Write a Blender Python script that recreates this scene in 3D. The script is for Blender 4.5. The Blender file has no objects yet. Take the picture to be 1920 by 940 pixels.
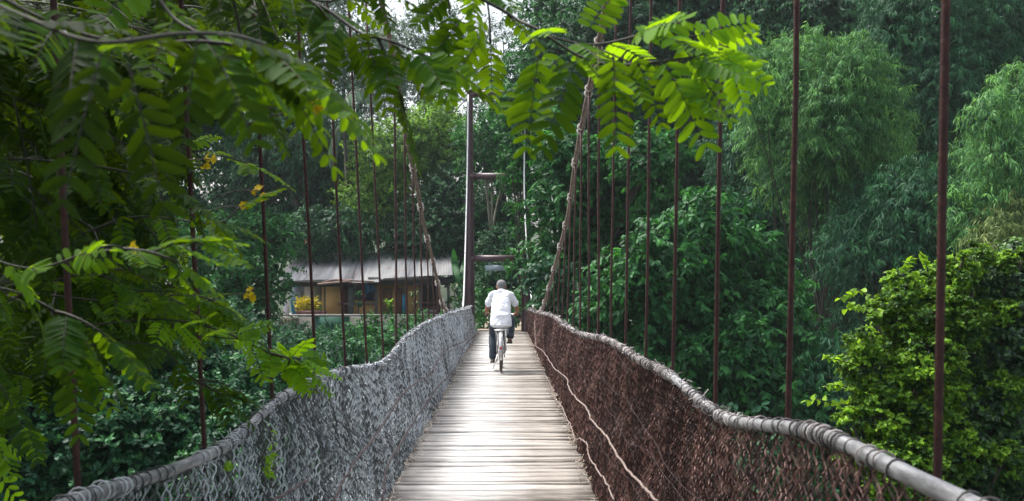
import bpy, bmesh, math
import numpy as np
from mathutils import Vector

rng = np.random.default_rng(11)
sc = bpy.context.scene
COL = sc.collection
R = math.radians

# ------------------------------------------------------------------ camera, sky, sun
F = 1900.0                     # focal length in photograph pixels
ZC = 1.65                      # eye height above the deck
cam_d = bpy.data.cameras.new('camera')
cam = bpy.data.objects.new('camera', cam_d)
COL.objects.link(cam)
cam.location = (0, 0, ZC)
cam.rotation_euler = (R(90), 0, 0)
cam_d.sensor_width = 36
cam_d.lens = 36 * F / 1920
cam_d.shift_y = 40 / 1920
cam_d.clip_start = 0.05
cam_d.clip_end = 1500
cam_d.dof.use_dof = True
cam_d.dof.focus_distance = 11
cam_d.dof.aperture_fstop = 7.0
sc.camera = cam

SUN_EL, SUN_ROT = R(60), R(-52)
world = bpy.data.worlds.new('World')
sc.world = world
world.use_nodes = True
wn = world.node_tree
wn.nodes.clear()
sky = wn.nodes.new('ShaderNodeTexSky')
sky.sky_type = 'NISHITA'
sky.sun_disc = False
sky.sun_elevation = SUN_EL
sky.sun_rotation = SUN_ROT
sky.air_density = 1.0
sky.dust_density = 5.0
sky.ozone_density = 1.0
bg = wn.nodes.new('ShaderNodeBackground')
bg.inputs['Strength'].default_value = 0.14
wo = wn.nodes.new('ShaderNodeOutputWorld')
hs = wn.nodes.new('ShaderNodeHueSaturation')       # thin bright cloud: the blue is washed out
hs.inputs['Saturation'].default_value = 0.45
wn.links.new(sky.outputs[0], hs.inputs['Color'])
wn.links.new(hs.outputs[0], bg.inputs[0])
wn.links.new(bg.outputs[0], wo.inputs[0])

sun_d = bpy.data.lights.new('sun', 'SUN')
sun_d.energy = 2.2
sun_d.angle = R(16)
sun_d.color = (1.0, 0.96, 0.9)
sun = bpy.data.objects.new('sun', sun_d)
COL.objects.link(sun)
sv = Vector((math.sin(SUN_ROT) * math.cos(SUN_EL), math.cos(SUN_ROT) * math.cos(SUN_EL), math.sin(SUN_EL)))
sun.rotation_euler = sv.to_track_quat('Z', 'Y').to_euler()

sc.view_settings.view_transform = 'Standard'
sc.view_settings.look = 'None'
sc.view_settings.exposure = 1.25
sc.view_settings.gamma = 1
sc.cycles.use_denoising = True
sc.cycles.max_bounces = 6
sc.cycles.diffuse_bounces = 3
sc.cycles.glossy_bounces = 2
sc.cycles.transmission_bounces = 4
sc.cycles.transparent_max_bounces = 4
sc.cycles.sample_clamp_indirect = 4

# ------------------------------------------------------------------ helpers
def P(px, py, D):
    """a place seen at photograph pixel px, py at D metres"""
    return np.array([(px - 960) / F * D, D, ZC + (510 - py) / F * D])

def nrm(v):
    return v / np.maximum(np.linalg.norm(v, axis=-1, keepdims=True), 1e-9)

def tag(o, label=None, cat=None, group=None, kind=None):
    if label: o['label'] = label
    if cat: o['category'] = cat
    if group: o['group'] = group
    if kind: o['kind'] = kind
    return o

def empty(name, loc=(0, 0, 0)):
    o = bpy.data.objects.new(name, None)
    o.location = tuple(float(c) for c in loc)
    o.empty_display_size = 0.2
    COL.objects.link(o)
    return o

ORIG = {}
def mesh(name, V, Fs, mat, parent=None, tint=None, smooth=False):
    """V world verts; Fs int array (M,4) or (M,3) or list of such arrays"""
    V = np.asarray(V, float)
    if isinstance(Fs, np.ndarray) or np.ndim(Fs[0]) == 1:
        Fs = [Fs]
    Fs = [np.asarray(f, np.int32) for f in Fs if len(f)]
    org = np.zeros(3)
    p = parent
    if p is not None:
        while p is not None:
            org = org + np.array(p.location); p = p.parent
    me = bpy.data.meshes.new(name)
    me.vertices.add(len(V))
    me.vertices.foreach_set('co', (V - org).astype(np.float32).ravel())
    li = np.concatenate([f.ravel() for f in Fs])
    tot = np.concatenate([np.full(len(f), f.shape[1], np.int32) for f in Fs])
    me.loops.add(len(li)); me.loops.foreach_set('vertex_index', li.astype(np.int32))
    me.polygons.add(len(tot))
    st = np.concatenate([[0], np.cumsum(tot)[:-1]]).astype(np.int32)
    me.polygons.foreach_set('loop_start', st)
    me.polygons.foreach_set('loop_total', tot)
    if smooth:
        me.polygons.foreach_set('use_smooth', np.ones(len(tot), bool))
    if tint is not None:
        a = me.attributes.new('tint', 'FLOAT', 'POINT')
        a.data.foreach_set('value', np.asarray(tint, np.float32))
    me.update(calc_edges=True)
    me.materials.append(mat)
    o = bpy.data.objects.new(name, me)
    COL.objects.link(o)
    if parent is not None:
        o.parent = parent
    return o

class MB:
    """collects pieces into one mesh"""
    def __init__(s): s.V = []; s.Q = []; s.T = []; s.t = []; s.n = 0
    def add(s, V, Q=None, T=None, tint=0.5):
        V = np.asarray(V, float).reshape(-1, 3)
        s.V.append(V)
        if Q is not None and len(Q): s.Q.append(np.asarray(Q) + s.n)
        if T is not None and len(T): s.T.append(np.asarray(T) + s.n)
        s.t.append(np.broadcast_to(np.asarray(tint, float), (len(V),)).copy())
        s.n += len(V)
        return s
    def box(s, c, size, rz=0.0, tint=0.5, rx=0.0):
        x, y, z = np.array(size) / 2.0
        v = np.array([[a, b, d] for a in (-x, x) for b in (-y, y) for d in (-z, z)])
        if rx:
            ca, sa = math.cos(rx), math.sin(rx)
            v = v @ np.array([[1, 0, 0], [0, ca, sa], [0, -sa, ca]])
        ca, sa = math.cos(rz), math.sin(rz)
        v = v @ np.array([[ca, sa, 0], [-sa, ca, 0], [0, 0, 1]])
        q = [[0, 1, 3, 2], [4, 6, 7, 5], [0, 4, 5, 1], [2, 3, 7, 6], [0, 2, 6, 4], [1, 5, 7, 3]]
        return s.add(v + np.array(c), q, tint=tint)
    def tube(s, pts, r, k=8, tint=0.5, caps=True, flat=None):
        pts = np.asarray(pts, float)
        n = len(pts)
        r = np.broadcast_to(np.asarray(r, float), (n,))
        tg = np.gradient(pts, axis=0); tg = nrm(tg)
        up = np.array([0, 0, 1.0]) if abs(tg[0][2]) < .9 else np.array([0, 1.0, 0])
        a = nrm(np.cross(tg, up)); 
        for i in range(1, n):                       # transport
            v = a[i-1] - tg[i] * np.dot(a[i-1], tg[i]); a[i] = v / max(np.linalg.norm(v), 1e-9)
        b = np.cross(tg, a)
        th = np.arange(k) * 2 * np.pi / k
        ring = (a[:, None, :] * np.cos(th)[None, :, None] + b[:, None, :] * np.sin(th)[None, :, None] * (flat or 1)) * r[:, None, None]
        V = (pts[:, None, :] + ring).reshape(-1, 3)
        i = np.arange(n - 1)[:, None] * k; j = np.arange(k)[None, :]; j2 = (j + 1) % k
        Q = np.stack([i + j, i + j2, i + k + j2, i + k + j], -1).reshape(-1, 4)
        T = []
        if caps:
            V = np.vstack([V, pts[0], pts[-1]])
            c0, c1 = n * k, n * k + 1
            T = [[c0, (q + 1) % k, q] for q in range(k)] + [[c1, (n-1)*k + q, (n-1)*k + (q + 1) % k] for q in range(k)]
        if np.ndim(tint) == 1 and len(tint) == n:
            tint = np.concatenate([np.repeat(tint, k), [tint[0], tint[-1]]]) if caps else np.repeat(tint, k)
        return s.add(V, Q, T, tint)
    def build(s, name, mat, parent=None, smooth=False):
        if not s.V: return None
        Fs = []
        if s.Q: Fs.append(np.concatenate(s.Q))
        if s.T: Fs.append(np.concatenate(s.T))
        return mesh(name, np.concatenate(s.V), Fs, mat, parent, np.concatenate(s.t), smooth)

def ell(c, r, nu=14, nv=10):
    """ellipsoid verts, quads"""
    u = np.arange(nu) * 2 * np.pi / nu
    v = np.linspace(0.02, np.pi - 0.02, nv)
    V = np.stack([np.outer(np.sin(v), np.cos(u)), np.outer(np.sin(v), np.sin(u)), np.outer(np.cos(v), np.ones(nu))], -1)
    V = V.reshape(-1, 3) * np.array(r) + np.array(c)
    i = np.arange(nv - 1)[:, None] * nu; j = np.arange(nu)[None, :]; j2 = (j + 1) % nu
    Q = np.stack([i + j, i + nu + j, i + nu + j2, i + j2], -1).reshape(-1, 4)
    T = []
    V = np.vstack([V, V[:nu].mean(0), V[-nu:].mean(0)])
    b = nu * nv
    T = [[b, q, (q + 1) % nu] for q in range(nu)] + [[b + 1, (nv-1)*nu + (q + 1) % nu, (nv-1)*nu + q] for q in range(nu)]
    return V, Q, T

def torus(c, ax, Rr, r, n=20, k=6):
    ax = nrm(np.array(ax, float)); h = np.array([0, 0, 1.0]) if abs(ax[2]) < .9 else np.array([1.0, 0, 0])
    a = nrm(np.cross(ax, h)); b = np.cross(ax, a)
    t = np.arange(n) * 2 * np.pi / n; p = np.arange(k) * 2 * np.pi / k
    rad = a[None] * np.cos(t)[:, None] + b[None] * np.sin(t)[:, None]
    V = np.array(c) + rad[:, None, :] * (Rr + r * np.cos(p))[None, :, None] + ax[None, None, :] * (r * np.sin(p))[None, :, None]
    i = np.arange(n)[:, None]; j = np.arange(k)[None, :]
    Q = np.stack([i * k + j, ((i + 1) % n) * k + j, ((i + 1) % n) * k + (j + 1) % k, i * k + (j + 1) % k], -1).reshape(-1, 4)
    return V.reshape(-1, 3), Q

def smooth_path(pts, n=8):
    """Catmull-Rom through pts"""
    p = np.asarray(pts, float)
    p = np.vstack([2 * p[0] - p[1], p, 2 * p[-1] - p[-2]])
    out = []
    for i in range(1, len(p) - 2):
        t = np.linspace(0, 1, n, endpoint=False)[:, None]
        a, b, c, d = p[i-1], p[i], p[i+1], p[i+2]
        out.append(0.5 * ((2*b) + (-a + c)*t + (2*a - 5*b + 4*c - d)*t**2 + (-a + 3*b - 3*c + d)*t**3))
    out.append(p[-2][None])
    return np.concatenate(out)

# ------------------------------------------------------------------ materials
def new_mat(name):
    m = bpy.data.materials.new(name); m.use_nodes = True
    nt = m.node_tree; nt.nodes.clear()
    return m, nt

def nod(nt, t, **kw):
    n = nt.nodes.new(t)
    for k, v in kw.items():
        if k in n.inputs: n.inputs[k].default_value = v
        else: setattr(n, k, v)
    return n

def ramp(nt, stops):
    r = nt.nodes.new('ShaderNodeValToRGB')
    e = r.color_ramp.elements
    while len(e) < len(stops): e.new(0.5)
    for el, (p, c) in zip(e, stops):
        el.position = p; el.color = (*c, 1)
    return r

def solid(name, c0, c1=None, scale=6.0, rough=0.6, metal=0.0, bump=0.0, stretch=(1, 1, 1), use_tint=False, spec=0.5, detail=6.0, mid=None):
    """noise-mottled surface from c0 to c1"""
    m, nt = new_mat(name)
    L = nt.links.new
    out = nod(nt, 'ShaderNodeOutputMaterial')
    b = nod(nt, 'ShaderNodeBsdfPrincipled', Roughness=rough, Metallic=metal)
    b.inputs['Specular IOR Level'].default_value = spec
    L(b.outputs[0], out.inputs[0])
    c1 = c1 or c0
    tc = nod(nt, 'ShaderNodeTexCoord'); mp = nod(nt, 'ShaderNodeMapping')
    mp.inputs['Scale'].default_value = stretch
    L(tc.outputs['Object'], mp.inputs[0])
    no = nod(nt, 'ShaderNodeTexNoise', Scale=scale, Detail=detail, Roughness=0.65)
    L(mp.outputs[0], no.inputs['Vector'])
    rp = ramp(nt, [(0.33, c0), (0.67, c1)] if mid is None else [(0.3, c0), (0.5, mid), (0.7, c1)])
    if use_tint:
        at = nod(nt, 'ShaderNodeAttribute', attribute_name='tint')
        ad = nod(nt, 'ShaderNodeMath', operation='ADD'); sb = nod(nt, 'ShaderNodeMath', operation='SUBTRACT')
        ml = nod(nt, 'ShaderNodeMath', operation='MULTIPLY'); ml.inputs[1].default_value = 1.0
        L(no.outputs['Fac'], ad.inputs[0]); L(at.outputs['Fac'], ad.inputs[1])
        L(ad.outputs[0], sb.inputs[0]); sb.inputs[1].default_value = 0.5
        L(sb.outputs[0], rp.inputs[0])
    else:
        L(no.outputs['Fac'], rp.inputs[0])
    L(rp.outputs[0], b.inputs['Base Color'])
    if bump:
        bp = nod(nt, 'ShaderNodeBump', Strength=bump, Distance=0.01)
        L(no.outputs['Fac'], bp.inputs['Height']); L(bp.outputs[0], b.inputs['Normal'])
    return m

def leaf_mat(name, dark, mid, light, trans, tr=0.32, rough=0.55, spec=0.22):
    m, nt = new_mat(name)
    L = nt.links.new
    out = nod(nt, 'ShaderNodeOutputMaterial')
    at = nod(nt, 'ShaderNodeAttribute', attribute_name='tint')
    rp = ramp(nt, [(0.0, dark), (0.5, mid), (1.0, light)])
    L(at.outputs['Fac'], rp.inputs[0])
    b = nod(nt, 'ShaderNodeBsdfPrincipled', Roughness=rough)
    b.inputs['Specular IOR Level'].default_value = spec
    L(rp.outputs[0], b.inputs['Base Color'])
    t = nod(nt, 'ShaderNodeBsdfTranslucent')
    rp2 = ramp(nt, [(0.0, tuple(x * 0.10 for x in trans)), (0.42, tuple(x * 0.25 for x in trans)), (1.0, trans)])
    L(at.outputs['Fac'], rp2.inputs[0]); L(rp2.outputs[0], t.inputs[0])
    mx = nod(nt, 'ShaderNodeMixShader', Fac=tr)
    L(b.outputs[0], mx.inputs[1]); L(t.outputs[0], mx.inputs[2]); L(mx.outputs[0], out.inputs[0])
    return m

M = {}
M['leaf_near'] = leaf_mat('near_leaf', (.010, .042, .006), (.030, .125, .007), (.12, .28, .010), (.44, .76, .008), tr=.54, rough=.6, spec=.15)
M['leaf_dark'] = leaf_mat('dark_broad_leaf', (.008, .045, .022), (.016, .085, .034), (.045, .17, .050), (.06, .26, .05), tr=.28)
M['leaf_mid'] = leaf_mat('mid_green_leaf', (.012, .07, .022), (.026, .14, .036), (.075, .28, .055), (.10, .42, .05), tr=.32)
M['leaf_yellow'] = leaf_mat('yellow_green_leaf', (.05, .15, .015), (.13, .31, .035), (.28, .50, .06), (.42, .74, .05), tr=.42)
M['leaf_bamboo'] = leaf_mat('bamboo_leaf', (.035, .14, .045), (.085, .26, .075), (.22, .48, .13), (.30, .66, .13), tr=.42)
M['leaf_bamboo_dark'] = leaf_mat('shaded_bamboo_leaf', (.010, .060, .030), (.024, .12, .050), (.070, .24, .08), (.07, .30, .07), tr=.28)  # darker copy of the bamboo leaf, shade put into its colour
M['leaf_bamboo_gold'] = leaf_mat('golden_bamboo_leaf', (.07, .12, .03), (.15, .23, .06), (.30, .36, .11), (.3, .4, .1), tr=.3)
M['leaf_far'] = leaf_mat('distant_leaf', (.04, .095, .06), (.09, .17, .10), (.17, .27, .15), (.2, .34, .18), tr=.3)  # paler, greyer green, with the haze of distance put into it
M['leaf_vine'] = leaf_mat('vine_leaf', (.014, .06, .008), (.10, .25, .014), (.32, .54, .04), (.42, .72, .03), tr=.42, spec=.3)
M['leaf_shade_bush'] = leaf_mat('bush_leaf_painted_shade', (.010, .045, .018), (.022, .085, .022), (.12, .26, .03), (.2, .42, .04), tr=.3, spec=.6)  # leaves of the bush's shaded side, the shade painted into their colour
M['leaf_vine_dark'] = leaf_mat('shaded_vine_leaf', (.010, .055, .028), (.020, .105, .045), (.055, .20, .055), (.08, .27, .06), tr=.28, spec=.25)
M['croton'] = leaf_mat('yellow_croton_leaf', (.35, .30, .02), (.75, .60, .03), (.85, .78, .10), (.6, .5, .05), tr=.3)
M['cordyline'] = leaf_mat('striped_strap_leaf', (.03, .09, .04), (.08, .16, .06), (.40, .34, .16), (.15, .25, .08), tr=.2)
M['petal'] = leaf_mat('yellow_petal', (.55, .42, .01), (.8, .62, .015), (.85, .72, .03), (.8, .6, .02), tr=.3)
M['bark'] = solid('bark', (.022, .018, .014), (.07, .058, .045), 9, .85, bump=.6, stretch=(1, 1, .3))
M['bark_pale'] = solid('pale_bark', (.12, .11, .085), (.28, .26, .2), 7, .85, bump=.5, stretch=(1, 1, .3))
M['twig'] = solid('green_brown_twig', (.012, .012, .008), (.032, .028, .016), 30, .6)
M['earth'] = solid('bank_earth', (.02, .035, .014), (.06, .06, .03), 1.5, .95, bump=.5, mid=(.025, .05, .02))
M['rust'] = solid('red_brown_rust_paint', (.028, .010, .010), (.080, .028, .022), 40, .65, bump=.4, mid=(.048, .016, .015), spec=.35)
M['tower'] = solid('tower_purple_brown_paint', (.055, .026, .032), (.11, .062, .072), 5, .5, bump=.2, stretch=(1, 1, .25))
M['rope'] = solid('old_cable_rope', (.10, .06, .045), (.32, .25, .21), 30, .8, bump=.7)
M['pale_rope'] = solid('pale_cable_sheath', (.55, .56, .58), (.8, .8, .82), 20, .5, bump=.3)
M['tie'] = solid('pale_tie_wire', (.35, .31, .28), (.6, .56, .52), 30, .7)
M['rail'] = solid('galvanised_rail_pipe', (.10, .10, .105), (.36, .365, .38), 18, .5, metal=.25, bump=.3, stretch=(3, .6, 3))
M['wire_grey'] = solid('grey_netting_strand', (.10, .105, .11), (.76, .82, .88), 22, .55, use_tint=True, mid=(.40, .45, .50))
M['wire_brown'] = solid('brown_netting_strand', (.035, .014, .013), (.36, .21, .18), 22, .6, use_tint=True, mid=(.125, .052, .043))
M['wrap'] = solid('wrapped_wire', (.035, .030, .031), (.42, .38, .37), 26, .6, use_tint=True, mid=(.17, .145, .145))
M['wrap_grey'] = solid('grey_wrapped_wire', (.04, .044, .048), (.52, .56, .60), 26, .55, use_tint=True, mid=(.25, .27, .30))
M['vine_cord'] = solid('pale_dry_cord', (.13, .09, .078), (.27, .21, .185), 25, .8, bump=.4)
M['twig_dark'] = solid('dark_dry_twig', (.06, .04, .04), (.16, .12, .115), 25, .8, bump=.4)
M['straw'] = solid('frayed_straw', (.25, .17, .11), (.78, .70, .60), 20, .8, use_tint=True)
M['water'] = solid('river_water', (.02, .035, .02), (.035, .05, .03), 1.2, .12, bump=.25)

def deck_mat():
    m, nt = new_mat('worn_deck_boards')
    L = nt.links.new
    out = nod(nt, 'ShaderNodeOutputMaterial')
    b = nod(nt, 'ShaderNodeBsdfPrincipled', Roughness=.72)
    b.inputs['Specular IOR Level'].default_value = .3
    tc = nod(nt, 'ShaderNodeTexCoord')
    at = nod(nt, 'ShaderNodeAttribute', attribute_name='tint')
    mp = nod(nt, 'ShaderNodeMapping'); mp.inputs['Scale'].default_value = (1.6, 9, 8)
    L(tc.outputs['Object'], mp.inputs[0])
    g = nod(nt, 'ShaderNodeTexNoise', Scale=2.6, Detail=8, Roughness=.7); L(mp.outputs[0], g.inputs['Vector'])
    n2 = nod(nt, 'ShaderNodeTexNoise', Scale=1.7, Detail=5); L(tc.outputs['Object'], n2.inputs['Vector'])
    # foot-worn pale strip along the middle of the walkway
    sx = nod(nt, 'ShaderNodeSeparateXYZ'); L(tc.outputs['Object'], sx.inputs[0])
    ml = nod(nt, 'ShaderNodeMath', operation='MULTIPLY_ADD'); ml.inputs[1].default_value = .0072; ml.inputs[2].default_value = .13
    L(sx.outputs['Y'], ml.inputs[0])
    ad = nod(nt, 'ShaderNodeMath', operation='ADD'); L(sx.outputs['X'], ad.inputs[0]); L(ml.outputs[0], ad.inputs[1])
    ab = nod(nt, 'ShaderNodeMath', operation='ABSOLUTE'); L(ad.outputs[0], ab.inputs[0])
    a3 = nod(nt, 'ShaderNodeMath', operation='MULTIPLY_ADD'); a3.inputs[1].default_value = .40; L(n2.outputs['Fac'], a3.inputs[0]); L(ab.outputs[0], a3.inputs[2])
    mr = nod(nt, 'ShaderNodeMapRange'); mr.inputs['From Min'].default_value = .30; mr.inputs['From Max'].default_value = .78
    mr.inputs['To Min'].default_value = 1; mr.inputs['To Max'].default_value = 0
    L(a3.outputs[0], mr.inputs['Value'])
    r1 = ramp(nt, [(0.28, (.10, .088, .075)), (0.5, (.25, .225, .20)), (.72, (.38, .35, .32))])
    r2 = ramp(nt, [(0.25, (.22, .205, .195)), (0.48, (.46, .45, .44)), (.75, (.60, .59, .58))])
    s1 = nod(nt, 'ShaderNodeMath', operation='MULTIPLY_ADD'); s1.inputs[1].default_value = .36
    L(at.outputs['Fac'], s1.inputs[0])
    s0 = nod(nt, 'ShaderNodeMath', operation='SUBTRACT'); s0.inputs[1].default_value = .18
    L(g.outputs['Fac'], s0.inputs[0]); L(s0.outputs[0], s1.inputs[2])
    L(s1.outputs[0], r1.inputs[0]); L(s1.outputs[0], r2.inputs[0])
    mx = nod(nt, 'ShaderNodeMix', data_type='RGBA')
    L(mr.outputs[0], mx.inputs[0]); L(r1.outputs[0], mx.inputs[6]); L(r2.outputs[0], mx.inputs[7])
    L(mx.outputs[2], b.inputs['Base Color'])
    bp = nod(nt, 'ShaderNodeBump', Strength=.5, Distance=.006); L(g.outputs['Fac'], bp.inputs['Height']); L(bp.outputs[0], b.inputs['Normal'])
    L(b.outputs[0], out.inputs[0])
    return m
M['deck'] = deck_mat()

# ------------------------------------------------------------------ terrain and river
def sstep(a, b, x):
    t = np.clip((x - a) / (b - a), 0, 1); return t * t * (3 - 2 * t)

def ground_z(x, y):
    x = np.asarray(x, float); y = np.asarray(y, float)
    edge = 29.5 - 0.25 * np.clip(x - 1, 0, 30) + 0.12 * np.clip(-x - 2, 0, 30)        # brink of the far bank
    bank = sstep(-8, 0, y - edge)
    top = -0.2 - 0.9 * sstep(1.5, 5, -x) + 0.10 * np.clip(y - 45, 0, 60) - 0.9 * sstep(2, 8, x)
    near = 1 - sstep(-1.5, 5.0, y - 0.55 * np.clip(x - 1.5, 0, 12) - 0.35 * np.clip(-x - 2, 0, 14))
    bed = -6.0
    z = bed + (top - bed) * bank
    z = z + (-0.6 - bed) * near * (1 - bank)
    z = z + 0.15 * np.sin(x * .9 + 1) * np.sin(y * .7) * sstep(1.5, 4, np.abs(x + .3))
    return z

gx = np.concatenate([np.linspace(-170, -42, 12), np.linspace(-40, 40, 110), np.linspace(42, 170, 12)])
gy = np.concatenate([np.linspace(-60, -22, 6), np.linspace(-20, 60, 110), np.linspace(63, 240, 14)])
GX, GY = np.meshgrid(gx, gy)
GZ = ground_z(GX, GY)
V = np.stack([GX, GY, GZ], -1).reshape(-1, 3)
nx = len(gx)
i = np.arange(len(gy) - 1)[:, None] * nx; j = np.arange(nx - 1)[None]
Q = np.stack([i + j, i + j + 1, i + nx + j + 1, i + nx + j], -1).reshape(-1, 4)
tag(mesh('ground', V, Q, M['earth'], smooth=True), kind='structure')
tag(mesh('river_water', [[-169, -20, -5.2], [169, -20, -5.2], [169, 40, -5.2], [-169, 40, -5.2]], [[0, 1, 2, 3]], M['water']), kind='structure')
pth = MB()
for k in range(10):
    pass
ys = np.linspace(30.2, 44, 24)
pv = []
for y in ys:
    for xx in (-1.05, .45):
        pv.append([xx - .002 * (y - 30), y, ground_z(xx, y) + .06 + (.05 if y < 31.5 else 0)])
pq = [[2*a, 2*a+1, 2*a+3, 2*a+2] for a in range(len(ys) - 1)]
tag(mesh('footpath', pv, pq, solid('trodden_path', (.20, .16, .11), (.38, .32, .25), 5, .9)), kind='structure')

# ------------------------------------------------------------------ bridge geometry tables
def tab(D, pts):
    xs, ys_ = zip(*pts); return np.interp(D, xs, ys_)
def deck_z(D): return -0.12 * (np.clip(D, 0, 40) / 30) ** 2
def deck_l(D): return tab(D, [(-6, -.90), (12, -.90), (20, -.95), (30, -1.0)])
def deck_r(D): return tab(D, [(-6, .615), (12, .60), (20, .52), (30, .45)])
def rail_xl(D): return tab(D, [(-6, -1.03), (2, -1.03), (8, -1.06), (14, -1.10), (20, -1.15), (29.8, -1.2)])
def rail_xr(D): return tab(D, [(-6, .77), (2, .77), (8, .75), (12, .70), (16, .64), (19, .575), (25, .50), (29.8, .43)])

def rail_table(pix, xf):
    out = []
    for px, py in pix:
        D = 5.0
        for _ in range(40):
            D = abs(xf(D) * F / (px - 960))
            D = min(D, 29.8)
        out.append((D, ZC + (510 - py) / F * D))
    return sorted(out)
TL = rail_table([(140, 936), (302, 891), (435, 835), (504, 762), (545, 734), (605, 708), (666, 691), (706, 690), (730, 674), (760, 632), (800, 606), (840, 590), (862, 582), (880, 577)], rail_xl)
TR = rail_table([(1807, 940), (1726, 904), (1625, 852), (1564, 822), (1503, 802), (1443, 800), (1362, 790), (1334, 772), (1281, 722), (1241, 693), (1194, 674), (1159, 647), (1124, 633), (1089, 628), (1058, 610), (1042, 595), (1017, 588), (1000, 584), (988, 580)], rail_xr)
def mono(T):
    Ds = [t[0] for t in T]; Zs = [t[1] for t in T]
    keep = [0]
    for q in range(1, len(Ds)):
        if Ds[q] - Ds[keep[-1]] > .12: keep.append(q)
    return np.array([-6] + [Ds[q] for q in keep]), np.array([Zs[0]] + [Zs[q] for q in keep])
TLd, TLz = mono(TL); TRd, TRz = mono(TR)
def smooth_interp(D, X, Y):
    D = np.asarray(D, float)
    o = np.array([-.3, -.15, 0, .15, .3])[:, None]
    return np.mean([np.interp(D.ravel() + a * np.clip(D.ravel() * .25, .4, 2), X, Y) for a in o[:, 0]], axis=0).reshape(D.shape)
def rail_zl(D): return smooth_interp(D, TLd, TLz)
def rail_zr(D): return smooth_interp(D, TRd, TRz)
SIDES = {'l': (rail_xl, rail_zl, deck_l, -1), 'r': (rail_xr, rail_zr, deck_r, 1)}

CL = [P(728, 62, 9.2), P(763, 260, 11.1), P(780, 341, 12.2), P(794, 418, 13.3), P(806, 466, 14.3), P(816, 509, 15.4), P(830, 571, 17.2), P(846, 589, 19.5), P(860, 585, 22.5), P(868, 577, 24.8)]
CR = [P(1137, 0, 8.4), P(1091, 231, 11.0), P(1077, 313, 12.3), P(1065, 399, 13.7), P(1050, 461, 15.2), P(1031, 532, 17.0), P(1017, 577, 19.0), P(1008, 586, 22), P(1000, 577, 25.2)]
slope_l = [[-1.75, -4, 14.0], [-1.52, 0, 9.6], [-1.33, 4, 6.3], [-1.20, 7, 4.75]]
slope_r = [[.98, -4, 14.0], [.90, 0, 9.5], [.84, 4, 6.2], [.80, 6.6, 4.65]]
CLp = smooth_path(slope_l + [list(p) for p in CL], 8)
CRp = smooth_path(slope_r + [list(p) for p in CR], 8)
EL = smooth_path([P(868, 577, 24.8), P(870, 545, 25.8), P(873, 450, 27.4), P(876, 330, 28.7), P(878, 178, 29.75)], 8)
ER = smooth_path([P(1000, 577, 25.2), P(995, 545, 26.0), P(987, 450, 27.4), P(983, 340, 28.6), P(985, 178, 29.75)], 8)
def cable_at(side, D):
    p = CLp if side == 'l' else CRp
    e = EL if side == 'l' else ER
    q = np.vstack([p, e[1:]])
    return np.array([np.interp(D, q[:, 1], q[:, 0]), D, np.interp(D, q[:, 1], q[:, 2])])

bridge = empty('suspension_footbridge', (-.3, 15, 0))
tag(bridge, 'narrow plank footbridge hung on rusty rods, woven netting along both sides', 'footbridge')

# deck of boards
db = MB()
y = -4.0
while y < 30.3:
    w = rng.uniform(.09, .20)
    if rng.random() < .18: w *= .55
    gap = rng.uniform(.008, .020) + (0.022 if rng.random() < .2 else 0)
    xl = deck_l(y) - rng.uniform(.0, .07); xr = deck_r(y) + rng.uniform(.0, .07)
    n = 9
    xs = np.linspace(xl, xr, n)
    warp = rng.normal(0, .004) * (xs - xs.mean()) + rng.normal(0, .006) * ((xs - xs.mean()) / .75) ** 2 + rng.normal(0, .0045)
    rot = rng.normal(0, .013)
    bowy = rng.normal(0, .006) * ((xs - xs.mean()) / .75) ** 2 + .012 * np.sin(xs * 3 + y * .8)
    tilt = rng.normal(0, .018)
    z = deck_z(y)
    th = .032
    V = []
    wl = w / 2 * (1 + rng.normal(0, .06, n))
    for q in range(n):
        yc = y + w / 2 + rot * (xs[q] + .15) + bowy[q]
        for (a, b) in ((-1, 0), (-1, 1), (1, 1), (1, 0)):
            V.append([xs[q], yc + a * (wl[q] - (.003 if b else 0)), z + warp[q] + a * tilt * w / 2 + (0 if b else -th)])
    Q = []
    for q in range(n - 1):
        for k in range(4):
            Q.append([q*4 + k, q*4 + (k+1) % 4, (q+1)*4 + (k+1) % 4, (q+1)*4 + k])
    Q.append([0, 3, 2, 1]); Q.append([(n-1)*4 + k for k in range(4)])
    db.add(V, Q, tint=rng.beta(2.2, 1.8))
    y += w + gap
db.build('deck_planks', M['deck'], bridge)
st = MB()
for off in (.18, .75, 1.3):
    D = np.linspace(-4, 30, 18)
    st.tube(np.stack([deck_l(D) + off, D, deck_z(D) - .085], -1), .045, 4)
st.build('deck_stringer', M['bark'], bridge)

# rails
def rail_pts(side, D):
    xf, zf, _, s = SIDES[side]
    D = np.asarray(D, float)
    return np.stack([xf(D), D, zf(D)], -1)
for side in 'lr':
    D = np.concatenate([np.linspace(-4, 3, 40), np.linspace(3.1, 29.7, 150)])
    m = MB(); m.tube(rail_pts(side, D), .0190, 12)
    o = m.build('handrail', M['rail'], bridge, smooth=True)
    o['label'] = 'grey pipe handrail above the grey netting' if side == 'l' else 'pale pipe handrail above the brown netting'

def wob(a, b, s):     # smooth pseudo-noise of two coordinates
    return (np.sin(a * 2.1 + b * 3.3 + s) + np.sin(a * 4.7 - b * 2.3 + 2.3 * s) * .6 + np.sin(a * 9.1 + b * 7.7 + 1.1 * s) * .35) / 1.95

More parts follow.
